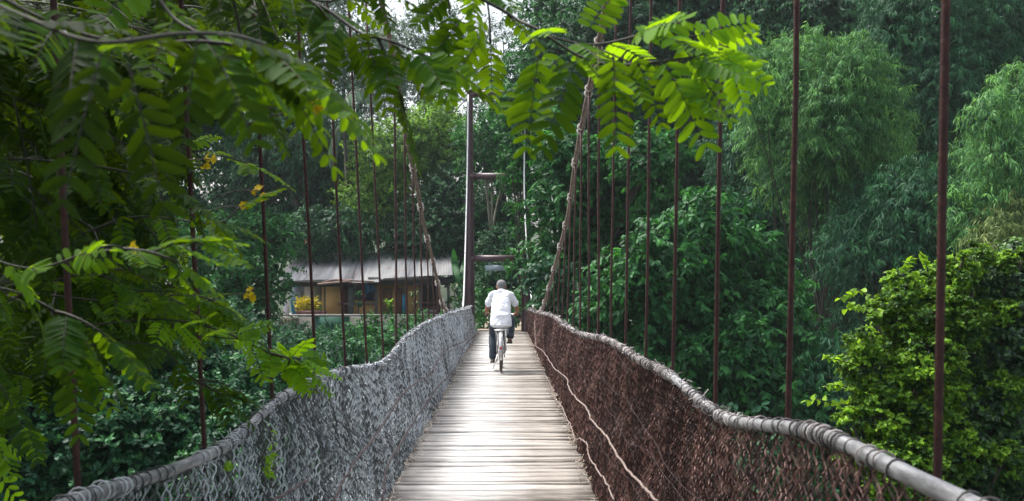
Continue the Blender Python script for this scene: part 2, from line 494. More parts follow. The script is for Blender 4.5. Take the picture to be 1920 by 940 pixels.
def netting(side):
    xf, zf, df, sg = SIDES[side]
    m = MB()
    for layer in range(2):
        Ds = []
        d = .7
        while d < 29.6:
            Ds.append(d)
            near = np.interp(d, [0, 2.6, 3.6, 5], [1.45, 1.25, 1.0, 1.0] if side == 'l' else [1.35, 1.15, .85, .75])
            d += (.025 + .0013 * d) * near * rng.uniform(.75, 1.25)
        Ds = np.array(Ds); n = len(Ds)
        for lo, hi, nz in ((0, 9, 64), (9, 18, 40), (18, 40, 26)):
            sel = np.where((Ds >= lo) & (Ds < hi))[0]
            if not len(sel): continue
            S = Ds[sel][:, None]
            t = np.linspace(0, 1, nz)[None, :] * np.ones((len(sel), 1))     # 0 bottom, 1 top
            zb = deck_z(S) - .03; zt = zf(S) - .010
            per = .085
            zz = zb + (zt - zb) * t
            ph = (np.arange(len(sel)) % 2)[:, None] * np.pi + layer * 1.3 + wob(S * .6, t * 2, 1 + layer) * 1.6 + rng.normal(0, .22, (len(sel), 1))
            amp = (.0150 + .0009 * S) * (1 + .5 * wob(S * 1.3, t * 5, 5))
            a = 2 * np.pi * zz / per + ph
            along = amp * np.sin(a) + .025 * wob(S * 1.1, t * 2.6, 3 + layer) + rng.normal(0, .0010, S.shape[:1] + (nz,)) + .05 * (1 - t) * wob(S * .35, 0 * t, 9)
            y_ = S + along
            bulge = .030 * wob(S * .9, t * 3, 7) * np.sin(np.pi * np.clip(t, 0, 1)) + .012 * wob(S * 3.1, t * 7, 11)
            xb = df(S) + sg * .015; xt = xf(S) + sg * .0
            x_ = xb + (xt - xb) * t ** .9 + sg * bulge + sg * (.008 * np.cos(a) + layer * .010)
            # loops over the rail
            pts = np.stack([x_, y_, zz], -1)                  # n, nz, 3
            rad = (.0030 + .00036 * S) * np.interp(S, [0, 2.5, 5], [.58, .68, .95]) * (rng.uniform(.8, 1.25, S.shape))
            tg = nrm(np.gradient(pts, axis=1))
            A = nrm(np.cross(tg, np.array([1.0, 0, 0.01]))); B = np.cross(tg, A)
            th = np.arange(3) * 2 * np.pi / 3
            V = pts[:, :, None, :] + (A[:, :, None, :] * np.cos(th)[:, None] + B[:, :, None, :] * np.sin(th)[:, None]) * rad[:, :, None, None]
            ns = len(sel)
            idx = np.arange(ns * nz * 3).reshape(ns, nz, 3)
            Q = np.stack([idx[:, :-1, :], np.roll(idx, -1, 2)[:, :-1, :], np.roll(idx, -1, 2)[:, 1:, :], idx[:, 1:, :]], -1).reshape(-1, 4)
            base = rng.beta(1.2, 1.2, (ns, 1)) * .62 + .17 - layer * .12  # back layer tinted darker for depth, standing in for shade
            tint = base + .13 * np.sin(a) + .10 * wob(S * .8, t * 2, 21)
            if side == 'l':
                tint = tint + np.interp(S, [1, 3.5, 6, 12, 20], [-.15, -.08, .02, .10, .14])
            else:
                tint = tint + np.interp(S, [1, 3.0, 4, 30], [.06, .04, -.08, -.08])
                grey = (S > 25.8)
            m.add(V.reshape(-1, 3), Q, tint=np.repeat(np.clip(tint, 0, 1), 3, axis=1).ravel())
    # horizontal binding strands
    for _ in range(6):
        t0 = rng.uniform(.05, .97)
        D = np.linspace(rng.uniform(.6, 12), rng.uniform(14, 29.5), 160)
        t = np.clip(t0 + .05 * wob(D * .5, t0 * 9, 4), .02, .98)
        zb = deck_z(D); zt = zf(D)
        m.tube(np.stack([df(D) + (xf(D) - df(D)) * t - sg * .012 + sg * .03 * wob(D * .9, t * 3, 7) * np.sin(np.pi * t), D, zb + (zt - zb) * t], -1), .0016, 3, tint=rng.uniform(.1, .35), caps=False)
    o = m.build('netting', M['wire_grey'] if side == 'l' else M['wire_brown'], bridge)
    o['label'] = 'silvery grey woven netting, left side of deck' if side == 'l' else 'dark brown woven netting, right side of deck'
netting('l'); netting('r')

def wraps(side):
    xf, zf, df, sg = SIDES[side]
    m = MB()
    bare = [(3.05, 3.35), (1.0, 1.3)] if side == 'l' else [(1.72, 1.98), (4.55, 4.75), (1.30, 1.36)]
    d = .6
    while d < 29.5:
        dens = .5 + .5 * wob(d * 2.2, 0, 3)
        d += (.010 + .0009 * d) * (1 + 1.6 * (1 - dens)) * rng.uniform(.6, 1.4) * (1.9 if d < 5 else 1) * (1.5 if d < 5 and dens < .55 else 1)
        if any(a < d < b for a, b in bare): continue
        c = rail_pts(side, [d])[0] + rng.normal(0, .002, 3)
        t = rail_pts(side, [d + .05])[0] - rail_pts(side, [d - .05])[0]
        ax = nrm(t) + rng.normal(0, .16, 3)
        V, Q = torus(c, ax, .0215 + rng.uniform(0, .004), .0020 + .00022 * d, 12 if d < 10 else 8, 4)
        m.add(V, Q, tint=np.clip(rng.beta(2, 2), .1, .95))
    # loose ends sticking up and out
    for _ in range(700):
        d = 3.5 + 25.5 * rng.random() ** 1.4
        c = rail_pts(side, [d])[0]
        L = rng.uniform(.010, .040) * (1 + d * .045)
        dr = nrm(np.array([rng.normal(0, .8), rng.normal(0, .8), rng.uniform(-.2, 1)]))
        dr2 = nrm(dr + rng.normal(0, .7, 3))
        pts = [c + dr * .02, c + dr * (.02 + L * .5), c + dr * (.02 + L * .5) + dr2 * L * .5]
        m.tube(pts, .0012 + .00028 * d, 3, tint=rng.uniform(.2, .95), caps=False)
    o = m.build('rail_binding', M['wrap_grey'] if side == 'l' else M['wrap'], bridge)
    o['label'] = 'grey wire wound round the left handrail' if side == 'l' else 'brown and white wire wound round the right handrail'
wraps('l'); wraps('r')

# hangers
def hanger(side, D):
    xf, zf, df, sg = SIDES[side]
    top = cable_at(side, D)
    zr = float(zf(np.array([D]))[0])
    bot = np.array([float(xf(D)) + sg * .035, D, deck_z(D) - .12])
    if top[2] < zr + .08: return
    if D < 9:
        lean = .05 if side == 'l' else .015
        mid = np.array([bot[0], D, zr])
        topx = bot[0] + sg * lean * (top[2] - zr)
        top = np.array([topx, D, top[2]])
        pts = [bot, mid, top]
    else:
        pts = [bot, np.array([bot[0], D, zr]), top]
    p = [np.array(pts[0])]
    for a in range(2):
        for t in np.linspace(0, 1, 7)[1:]:
            p.append(pts[a] + (np.array(pts[a+1]) - pts[a]) * t)
    p = np.array(p); p[1:-1, :2] += rng.normal(0, .0028, (len(p) - 2, 2))
    r = .0088 if D < 9 else .0105
    m = MB(); m.tube(p, r, 8)
    o = m.build('hanger', M['rust'], bridge, smooth=True)
    if D >= 8:
        for dy, dz, w_ in ((0, 0, .1), (.10, -.04, -.1)):
            V, Q = torus(top + np.array([0, dy, dz]), [w_, 1, -.35], .036, .0085, 12, 5)
            MB().add(V, Q).build('tie_wire', M['tie'], o)
for k in range(21): hanger('l', 2.5 + 1.03 * k)
for k in range(21): hanger('r', 1.92 + 1.02 * k)

for side, p in (('l', CLp), ('r', CRp)):
    m = MB(); m.tube(p, .023, 8); m.tube(p + np.array([.018, 0, -.034]), .014, 6)
    o = m.build('main_cable', M['rope'], bridge, smooth=True)
    o['label'] = 'brown sagging suspension cable, %s side' % ('left' if side == 'l' else 'right')
for side, p in (('l', EL), ('r', ER)):
    m = MB(); m.tube(p, .019, 8)
    for q in range(2, len(p) - 1):
        V, Q = torus(p[q], p[min(q+1, len(p)-1)] - p[q-1], .021, .008, 10, 4); m.add(V, Q)
    o = m.build('tower_cable', M['pale_rope'], bridge, smooth=True)
    o['label'] = 'pale cable climbing to the %s tower post' % ('left' if side == 'l' else 'right')

# tower
TD = 30.0
tw = empty('tower', (0, 0, 0)); tw.parent = bridge; tw.location = (0.3 - .4, TD - 15, 0)
def tp(px, py, D=TD): return P(px, py, D)
for px in (881, 987):
    m = MB()
    x = P(px, 0, TD)[0]
    zt = P(0, 172, TD)[2]
    zs = np.linspace(-1.5, zt, 14)
    hw = np.interp(zs, [-1.5, 0, 2, 4.5, 7.2], [.13, .125, .105, .075, .055])
    for a in range(len(zs) - 1):      # tapered box column, flanges proud of the web
        for (dx, wx, dy, wy) in ((0, 1, 0, 1),):
            V = []
            for q in (a, a + 1):
                for (sx, sy) in ((-1, -1), (1, -1), (1, 1), (-1, 1)):
                    V.append([x + sx * hw[q], TD + sy * hw[q] * .8, zs[q]])
            m.add(V, [[k, (k+1) % 4, 4 + (k+1) % 4, 4 + k] for k in range(4)])
    for sx in (-1, 1):
        for a in range(len(zs) - 1):
            V = []
            for q in (a, a + 1):
                for (ox, oy) in ((0, -1), (.028, -1), (.028, 1), (0, 1)):
                    V.append([x + sx * (hw[q] + ox), TD + oy * (hw[q] * .8 + .02), zs[q]])
            m.add(V, [[k, (k+1) % 4, 4 + (k+1) % 4, 4 + k] for k in range(4)])
    m.box([x, TD, zt + .02], [.26, .26, .05])
    m.build('tower_post', M['tower'], tw)
for py in (176, 331, 485):
    m = MB()
    a = P(881, py, TD); b = P(987, py, TD)
    m.tube([a, b], .10, 14)
    m.tube([a + [.10, 0, 0], a + [.13, 0, 0]], .13, 14); m.tube([b - [.13, 0, 0], b - [.10, 0, 0]], .13, 14)
    m.build('crossbeam', M['tower'], tw)
m = MB(); c = P(930, 503, TD - .05); m.box(c, [.63, .02, .17]); m.box(c + [-.2, 0, .12], [.02, .02, .08]); m.box(c + [.2, 0, .12], [.02, .02, .08])
m.build('sign_panel', solid('faded_blue_panel', (.30, .38, .45), (.42, .50, .55), 8, .5), tw)

# cords and twigs caught on the netting
def on_net(side, px, py, off=.02):
    xf, zf, df, sg = SIDES[side]
    lo, hi = .6, 29.5
    def f(D):
        p = P(px, py, D); zb = deck_z(D); zt = float(zf(np.array([D]))[0])
        t = (p[2] - zb) / (zt - zb)
        return sg * (p[0] - (df(D) + (xf(D) - df(D)) * t))
    best = None
    Ds = np.linspace(lo, hi, 400)
    vals = [f(d) for d in Ds]
    for a in range(len(Ds) - 1):
        if vals[a] <= 0 < vals[a+1]:
            best = Ds[a] + (Ds[a+1] - Ds[a]) * (-vals[a]) / (vals[a+1] - vals[a]); break
    if best is None: best = Ds[int(np.argmin(np.abs(vals)))]
    p = P(px, py, best); p[0] -= sg * (off + .022)
    return p
def cord(side, pix, r, mat, name, label):
    pts = smooth_path([on_net(side, *q) for q in pix], 6)
    pts = pts + rng.normal(0, .0035, pts.shape)
    m = MB(); m.tube(pts, r, 5)
    o = m.build(name, mat, None)
    return tag(o, label, name.replace('_', ' '))
cord('r', [(1000, 645), (1018, 655), (1030, 668), (1044, 690), (1068, 708), (1073, 725), (1084, 742), (1108, 764), (1120, 788), (1145, 815), (1165, 845), (1190, 880), (1222, 912), (1250, 940)], .0075, M['vine_cord'], 'dry_vine', 'pale crooked vine along the brown netting, upper of two')
cord('r', [(1008, 682), (1016, 698), (1024, 704), (1037, 720), (1045, 745), (1062, 765), (1070, 785), (1078, 798), (1086, 822), (1098, 824), (1110, 832), (1114, 855), (1132, 882), (1150, 908), (1164, 938)], .0062, M['vine_cord'], 'dry_vine', 'pale kinked vine low on the brown netting near the boards')
cord('r', [(1006, 602), (1007, 625), (1008, 650)], .006, M['vine_cord'], 'dry_vine', 'short upright pale vine at the far end of the brown netting')
cord('l', [(888, 612), (876, 622), (868, 640), (845, 648), (832, 655), (818, 672), (800, 700), (770, 720), (740, 745), (712, 790), (690, 820), (650, 870), (620, 920), (612, 940)], .0075, M['twig_dark'], 'dry_twig', 'long dark twig running down across the grey netting')
cord('l', [(888, 630), (868, 648), (850, 690), (820, 720), (790, 760), (768, 790), (742, 830), (715, 880), (706, 940)], .008, M['twig_dark'], 'dry_twig', 'dark twig low on the grey netting close to the boards')
cord('l', [(560, 900), (520, 925), (490, 940)], .007, M['twig_dark'], 'dry_twig', 'short dark twig low on the nearest grey netting')

# frayed netting ends and litter along both edges of the boards
m = MB()
for side in 'lr':
    xf, zf, df, sg = SIDES[side]
    for _ in range(1500):
        d = 5 + 24 * rng.random() ** 1.3
        cl = wob(d * 1.7, 0, 2 + sg)
        if rng.random() > .45 + .5 * cl: continue
        c = np.array([df(d) - sg * abs(rng.normal(0, .045)) + sg * .02, d, deck_z(d) + abs(rng.normal(.012, .03))])
        L = rng.uniform(.02, .07)
        a = nrm(np.array([rng.normal(), rng.normal(), rng.normal(.2, .5)])); b = nrm(a + rng.normal(0, .8, 3))
        m.tube([c, c + a * L * .5, c + a * L * .5 + b * L * .5], rng.uniform(.0018, .0045), 3, tint=rng.beta(1.5, 1.3), caps=False)
tag(m.build('frayed_litter', M['straw'], None), 'pale frayed fibres and straw caught where the netting meets the boards', 'litter', kind='stuff')

# ------------------------------------------------------------------ foliage
def leaf_cards(base, d, nn, L, W, tint, shape='oval', bend=.15):
    """leaves as folded blades; base (N,3), d direction, nn blade normal"""
    N = len(base)
    d = nrm(d); s = nrm(np.cross(d, nn)); nn = np.cross(s, d)
    L = np.broadcast_to(L, (N,))[:, None]; W = np.broadcast_to(W, (N,))[:, None]
    if shape == 'rhomb':
        V = np.stack([base, base + d * L * .4 + s * W * .5 + nn * W * .08, base + d * L - nn * L * bend, base + d * L * .4 - s * W * .5 + nn * W * .08], 1)
        Q = np.arange(N * 4).reshape(N, 4)
        return V.reshape(-1, 3), Q, np.repeat(tint, 4)
    if shape == 'oval':
        pr = [(0, 0), (.28, .45), (.66, .42), (1, 0)]
        up = .12
    elif shape == 'heart':
        pr = [(0, 0), (.08, .55), (.5, .46), (1, 0)]
        up = .10
    rows = []
    for (t, w) in pr:
        rows.append(base + d * L * t + s * W * w + nn * (W * w * up * 2 - L * bend * t * t))
    for (t, w) in pr[1:3][::-1]:
        rows.append(base + d * L * t - s * W * w + nn * (W * w * up * 2 - L * bend * t * t))
    V = np.stack(rows, 1)       # base,l1,l2,tip,r2,r1
    o = np.arange(N)[:, None] * 6
    Q = np.concatenate([o + np.array([0, 1, 2, 3]), o + np.array([3, 4, 5, 0])])
    return V.reshape(-1, 3), Q, np.repeat(tint, 6)

KINDS = {
    'broad': dict(L=.14, W=.07, k=9, twig=.32, droop=.35, shape='oval', clump=.30),
    'big':   dict(L=.25, W=.12, k=8, twig=.38, droop=.75, shape='oval', clump=.30),
    'small': dict(L=.10, W=.055, k=11, twig=.30, droop=.3, shape='rhomb', clump=.26),
    'fine':  dict(L=.16, W=.06, k=11, twig=.5, droop=.25, shape='rhomb', clump=.22),
    'bamboo': dict(L=.21, W=.027, k=11, twig=.36, droop=.75, shape='rhomb', clump=.34),
    'vine':  dict(L=.080, W=.062, k=7, twig=.16, droop=.45, shape='heart', clump=.24),
    'hang':  dict(L=.13, W=.06, k=12, twig=.5, droop=1.1, shape='rhomb', clump=.28),
}

def foliage(blobs, kind, dens=1.0, size=1.0, back=.25, core=True):
    """blobs: list of (centre, (rx,ry,rz)); returns an MB of leaves grouped in sprigs, sprigs in clumps"""
    K = KINDS[kind]
    mb = MB()
    L0, W0 = K['L'] * size, K['W'] * size
    for c, r in blobs:
        c = np.array(c); r = np.array(r)
        rm = r.mean()
        area = 4 * math.pi * ((r[0]*r[1])**1.6/3 + (r[0]*r[2])**1.6/3 + (r[1]*r[2])**1.6/3) ** (1/1.6)
        ncl = int(max(10, min(220, area / (K['clump'] * .55 * max(rm, .6)) ** 2 * .55)))
        u = nrm(rng.normal(size=(ncl * 3, 3)))
        keep = (rng.random(len(u)) < np.where(u[:, 1] > .25, back, 1.0)) & (rng.random(len(u)) < np.where(u[:, 2] < -.5, .5, 1.0))
        u = u[keep][:ncl]
        rad = rng.uniform(.62, 1.08, (len(u), 1))
        cc = c + u * r * rad
        crad = K['clump'] * rm * rng.uniform(.55, 1.15, len(u))
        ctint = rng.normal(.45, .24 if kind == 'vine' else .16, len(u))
        nleaf = area * dens * 2.1 / (L0 * W0 * .6)
        nsp = int(nleaf / K['k'])
        ci = rng.integers(0, len(u), nsp)
        v = nrm(rng.normal(size=(nsp, 3))); v[:, 2] = np.where(v[:, 2] < -.3, -v[:, 2] * .6, v[:, 2])
        sp = cc[ci] + v * (crad[ci] * rng.random(nsp) ** .4)[:, None] * np.array([1, 1, 1.5 if kind in ('bamboo', 'hang') else .8])
        dr = nrm(v * .8 + u[ci] * .9 + rng.normal(0, .35, (nsp, 3)) + np.array([0, 0, -.25 if kind in ('bamboo', 'hang') else .15]))
        k = K['k']
        t = np.tile(np.linspace(.1, 1, k), nsp)
        si = np.repeat(np.arange(nsp), k)
        twig = K['twig'] * size
        side = nrm(np.cross(dr, rng.normal(size=(nsp, 3))))
        alt = np.tile(np.where(np.arange(k) % 2, 1.0, -1.0), nsp)[:, None]
        base = sp[si] + dr[si] * (t * twig)[:, None] + np.array([0, 0, -1]) * ((t ** 2) * twig * K['droop'] * .5)[:, None]
        if kind == 'bamboo':
            ld = dr[si] * .35 + side[si] * alt * .45 + rng.normal(0, .28, (len(si), 3)) + np.array([0, 0, -K['droop']])
        else:
            ld = dr[si] * .55 + side[si] * alt * .7 + rng.normal(0, .3, (len(si), 3)) + np.array([0, 0, -K['droop']])
        nn = np.array([0, 0, 1.0]) + u[ci][si] * .7 + rng.normal(0, .45, (len(si), 3))
        tint = np.clip(ctint[ci][si] + rng.normal(0, .16, nsp)[si] + rng.normal(0, .10, len(si)), 0, 1)
        LL = L0 * rng.uniform(.55, 1.3, len(si)); WW = W0 * rng.uniform(.75, 1.2, len(si))
        V, Q, T = leaf_cards(base, ld, nn, LL, WW, tint, K['shape'])
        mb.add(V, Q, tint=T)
        if core:      # oversized dark cards added to block light; inner shade put into tint
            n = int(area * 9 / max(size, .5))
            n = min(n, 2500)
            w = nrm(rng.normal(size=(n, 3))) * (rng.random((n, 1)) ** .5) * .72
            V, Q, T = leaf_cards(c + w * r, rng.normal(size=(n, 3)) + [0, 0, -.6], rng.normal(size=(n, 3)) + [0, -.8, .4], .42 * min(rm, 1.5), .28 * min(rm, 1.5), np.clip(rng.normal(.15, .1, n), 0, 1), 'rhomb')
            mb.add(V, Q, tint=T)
    return mb

def px_blobs(spec, D, jit=1.2, sq=1.0):
    out = []
    for s in spec:
        px, py, rp = s[:3]
        d = s[3] if len(s) > 3 else D + rng.uniform(-jit, jit)
        r = rp * d / F
        out.append((P(px, py, d), (r, r * .8, r * sq)))
    return out

def limb(m, a, b, r0, r1, sag=.15, n=7):
    a = np.array(a, float); b = np.array(b, float)
    t = np.linspace(0, 1, n)[:, None]
    p = a + (b - a) * t + rng.normal(0, .03 * np.linalg.norm(b - a), 3) * np.sin(np.pi * t)
    p[:, 2] += (sag * np.linalg.norm(b - a) * np.sin(np.pi * t))[:, 0]
    m.tube(p, np.linspace(r0, r1, n), 7)

def tree(name, label, cat, spec, D, kind, mat, dens=1.0, size=1.0, base=None, trunk_r=.16, group=None, bark='bark', sq=1.0, back=.25, multi=1, core=True):
    bl = px_blobs(spec, D, sq=sq)
    cs = np.array([b[0] for b in bl])
    if base is None:
        bx, by = cs[:, 0].mean(), cs[:, 1].mean() + .3
    else:
        q = P(base[0], 500, base[1] if len(base) > 1 else D); bx, by = q[0], q[1]
    bz = float(ground_z(bx, by))
    root = empty(name, (bx, by, bz))
    tag(root, label, cat, group)
    m = MB()
    low = cs[:, 2].min(); fork = np.array([bx, by, max(bz + .5, bz + (low - bz) * .55)])
    if multi > 1:
        for q in range(len(bl) * multi):
            b = bl[q % len(bl)]
            a = np.array([bx, by, bz - .2]) + rng.normal(0, .35, 3) * [1, 1, 0]
            limb(m, a, b[0] + rng.normal(0, .4, 3) * b[1], trunk_r, trunk_r * .35, .10, 9)
    else:
        m.tube([[bx, by, bz - .3], [bx + .05, by, (bz + fork[2]) / 2], fork], [trunk_r * 1.25, trunk_r, trunk_r * .85], 9)
        for b in bl:
            limb(m, fork, b[0], trunk_r * .6, trunk_r * .15)
            for _ in range(3):
                e = b[0] + nrm(rng.normal(size=3)) * b[1] * .7
                limb(m, b[0] * .6 + fork * .4, e, trunk_r * .25, .012)
    m.build('trunk', M[bark], root, smooth=True)
    mb = foliage(bl, kind, dens, size, back, core)
    mb.build('crown', M[mat], root)
    return root

import sys
TREES = []
def T(*a, **k): return tree(*a, **k)

# far bank, back row
G = 'trees beyond the far bank'
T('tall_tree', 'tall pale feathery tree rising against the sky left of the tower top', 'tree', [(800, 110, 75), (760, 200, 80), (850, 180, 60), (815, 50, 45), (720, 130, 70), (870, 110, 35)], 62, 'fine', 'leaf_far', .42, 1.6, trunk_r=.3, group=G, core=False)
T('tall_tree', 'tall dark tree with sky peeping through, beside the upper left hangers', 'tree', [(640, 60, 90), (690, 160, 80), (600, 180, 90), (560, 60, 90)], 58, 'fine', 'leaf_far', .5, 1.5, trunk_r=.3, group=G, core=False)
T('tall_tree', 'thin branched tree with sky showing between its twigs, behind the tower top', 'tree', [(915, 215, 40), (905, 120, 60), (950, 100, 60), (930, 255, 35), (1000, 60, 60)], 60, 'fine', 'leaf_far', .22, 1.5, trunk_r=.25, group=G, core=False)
T('broadleaf_tree', 'mid green tree behind the right end of the top crossbeam', 'tree', [(990, 190, 75), (1040, 120, 80), (960, 270, 60), (1090, 60, 90), (1010, 20, 30)], 46, 'broad', 'leaf_mid', .75, 1.3, trunk_r=.25, group=G)
T('dark_tree', 'dark wide tree filling the top edge right of the right cable', 'tree', [(1180, 90, 120), (1290, 40, 110), (1230, 210, 110), (1360, 150, 100), (1120, 210, 80), (1330, 260, 100)], 42, 'broad', 'leaf_dark', .8, 1.3, trunk_r=.3, group=G)
T('dark_tree', 'dark tall tree at the top edge above the pale bamboo clump', 'tree', [(1450, 20, 110), (1570, 40, 110), (1400, 120, 80), (1650, 100, 90), (1500, 130, 100)], 40, 'hang', 'leaf_dark', .8, 1.4, trunk_r=.3, group=G)
T('dark_tree', 'dark blue-green tree with hanging foliage above the metal roof', 'tree', [(470, 260, 90), (560, 280, 100), (620, 380, 90), (530, 400, 70), (450, 380, 80), (660, 300, 70), (655, 400, 50), (605, 446, 30, 44), (650, 448, 30, 44), (562, 460, 26, 44), (692, 440, 22, 44), (805, 440, 26, 44), (640, 425, 34, 44), (580, 425, 34, 44)], 50, 'hang', 'leaf_dark', .85, 1.5, trunk_r=.3, group=G)
T('yellow_green_tree', 'bright yellow green bushy tree between left cable and tower', 'tree', [(740, 300, 70), (810, 280, 65), (840, 350, 50), (750, 400, 75), (700, 380, 60), (820, 240, 45), (850, 270, 40)], 47, 'small', 'leaf_yellow', .7, 1.7, trunk_r=.22, group=G)
T('dark_tree', 'shaded tree behind the lower part of the left tower post', 'tree', [(810, 450, 75), (880, 430, 70), (930, 400, 60), (930, 500, 60), (850, 370, 50)], 45, 'broad', 'leaf_dark', .8, 1.1, trunk_r=.22, group=G)
T('slim_tree', 'slim tree with a pale bare trunk behind the middle crossbeam', 'tree', [(915, 300, 45), (950, 330, 35), (900, 260, 40)], 42, 'small', 'leaf_mid', .7, 1.5, base=(921, 42), trunk_r=.10, bark='bark_pale', group=G)
T('dark_tree', 'dark tree seen under the middle crossbeam behind the path end', 'tree', [(935, 540, 50), (900, 560, 40), (970, 520, 45), (940, 470, 40)], 38.5, 'broad', 'leaf_dark', .8, .9, trunk_r=.12, base=(975, 39), group=G)
T('wild_tree', 'far left dark tree behind the hanging foreground leaves', 'tree', [(60, 200, 160), (200, 100, 150), (330, 220, 120), (120, 380, 140), (280, 380, 110), (400, 120, 100), (430, 20, 120)], 34, 'broad', 'leaf_dark', .8, 1.4, trunk_r=.3, group=G)

# right bank
T('drooping_tree', 'leafy drooping tree right of the tower, bright top leaves', 'tree', [(1010, 290, 45, 31), (1060, 300, 60), (1130, 330, 65), (1040, 390, 50), (1110, 430, 75), (1180, 380, 70), (1220, 300, 60), (1050, 480, 55), (1240, 420, 60), (1020, 240, 35, 31)], 27, 'big', 'leaf_mid', .9, .75, trunk_r=.18)
T('drooping_tree', 'large drooping dark tree beside the nearer half of the brown netting', 'tree', [(1330, 440, 75), (1250, 500, 85), (1390, 510, 80), (1180, 560, 85), (1320, 600, 95), (1430, 620, 85), (1240, 680, 90), (1380, 720, 95), (1480, 700, 70), (1130, 620, 60), (1460, 560, 50), (1340, 690, 60, 20.3), (1250, 750, 60, 20.3), (1430, 730, 60, 20.3), (1500, 770, 55, 20.3), (1395, 640, 45, 20.3), (1450, 800, 80), (1340, 800, 90), (1200, 770, 80)], 22, 'big', 'leaf_mid', .9, .66, trunk_r=.2)
T('climber_clad_post_shrub', 'leafy climber covering the right tower post', 'climber', [(968, 290, 26, 29.5), (985, 340, 22), (980, 390, 20), (992, 430, 20), (985, 470, 18), (968, 500, 14), (1010, 500, 22, 30.5), (975, 540, 12), (1015, 550, 22, 30.5), (972, 195, 38, 29.3), (985, 250, 34, 29.6), (962, 325, 18, 29.3)], 29.7, 'big', 'leaf_mid', .9, .7, trunk_r=.05)
T('dark_shrub', 'shaded shrub below the right cable foot', 'shrub', [(1050, 560, 40), (1090, 590, 45), (1130, 560, 40), (1030, 520, 35)], 25, 'big', 'leaf_dark', .95, .8, trunk_r=.05)
B = 'bamboo clumps on the right bank'
def bam(label, spec, D, mat, dens=.8, size=1.0, sq=1.15):
    T('bamboo_clump', label, 'bamboo', spec, D, 'bamboo', mat, dens, size, trunk_r=.028, group=B, multi=2, sq=sq, bark='bark')
bam('pale green bamboo clump with rounded top, right of the rightmost leaf tips', [(1440, 150, 60), (1520, 150, 65), (1600, 150, 60), (1460, 240, 65), (1560, 240, 75), (1640, 220, 55), (1650, 290, 50), (1480, 320, 50), (1590, 320, 60), (1410, 170, 35), (1625, 380, 50), (1540, 390, 50)], 27, 'leaf_bamboo', .85)
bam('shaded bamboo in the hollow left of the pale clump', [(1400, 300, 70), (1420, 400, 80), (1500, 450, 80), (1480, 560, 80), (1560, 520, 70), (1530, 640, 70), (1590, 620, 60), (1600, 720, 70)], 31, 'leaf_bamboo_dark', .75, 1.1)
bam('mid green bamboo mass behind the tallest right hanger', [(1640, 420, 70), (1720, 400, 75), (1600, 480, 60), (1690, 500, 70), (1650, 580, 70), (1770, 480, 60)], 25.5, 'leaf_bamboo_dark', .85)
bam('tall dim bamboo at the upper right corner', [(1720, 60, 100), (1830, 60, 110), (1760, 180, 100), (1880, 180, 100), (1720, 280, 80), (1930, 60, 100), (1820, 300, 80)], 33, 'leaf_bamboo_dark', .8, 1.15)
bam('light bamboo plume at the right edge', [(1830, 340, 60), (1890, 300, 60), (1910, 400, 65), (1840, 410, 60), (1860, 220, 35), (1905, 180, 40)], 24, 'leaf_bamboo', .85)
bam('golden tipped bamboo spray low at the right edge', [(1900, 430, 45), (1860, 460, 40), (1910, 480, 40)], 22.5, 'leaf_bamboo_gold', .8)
T('low_bush', 'dark bush under the bamboo at the water side', 'shrub', [(1560, 800, 90), (1480, 860, 90), (1620, 860, 90), (1540, 700, 60)], 21, 'bamboo', 'leaf_bamboo_dark', .8, 1.0, trunk_r=.05, multi=2)
T('low_bush', 'dark leafy bush behind the near brown netting', 'shrub', [(1330, 860, 100), (1200, 840, 90), (1420, 900, 90), (1250, 930, 90)], 18, 'big', 'leaf_dark', .85, .8, trunk_r=.05)
T('backdrop_tree', 'deep shaded tree mass far behind the bamboo', 'tree', [(1500, 300, 170), (1700, 250, 170), (1880, 300, 170), (1600, 500, 170), (1350, 330, 140), (1850, 100, 170), (1150, 300, 140), (1230, 480, 130)], 44, 'broad', 'leaf_dark', .5, 2.2, trunk_r=.3)

# vine-covered bush, near right; sunlit and shaded sides in two leaf colours
T('vine_bush', 'bright yellow green vine smothered bush at the right edge', 'bush',
  [(1710, 600, 70, 9.0), (1640, 690, 58, 8.8), (1770, 540, 50, 9.2), (1730, 690, 75, 8.8), (1650, 770, 55, 8.6), (1800, 500, 28, 9.2), (1730, 800, 70, 8.7), (1660, 840, 50, 8.5), (1700, 900, 70, 8.4), (1600, 800, 26, 8.5), (1590, 850, 22, 8.4), (1780, 610, 60, 9.0), (1690, 540, 28, 9.0), (1615, 640, 26, 8.7), (1640, 590, 24, 8.9), (1880, 740, 34, 8.75), (1800, 850, 40, 8.5), (1830, 490, 30, 9.3), (1870, 600, 34, 9.1), (1900, 500, 26, 9.4), (1880, 860, 30, 8.5)],
  9, 'vine', 'leaf_vine', 1.5, .36, trunk_r=.07, back=.3)
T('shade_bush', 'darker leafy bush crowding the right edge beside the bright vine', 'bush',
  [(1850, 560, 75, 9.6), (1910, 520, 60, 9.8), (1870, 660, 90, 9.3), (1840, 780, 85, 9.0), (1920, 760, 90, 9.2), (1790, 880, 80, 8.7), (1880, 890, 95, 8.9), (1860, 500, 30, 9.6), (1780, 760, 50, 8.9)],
  9.2, 'vine', 'leaf_shade_bush', 1.4, .46, trunk_r=.07, back=.3)
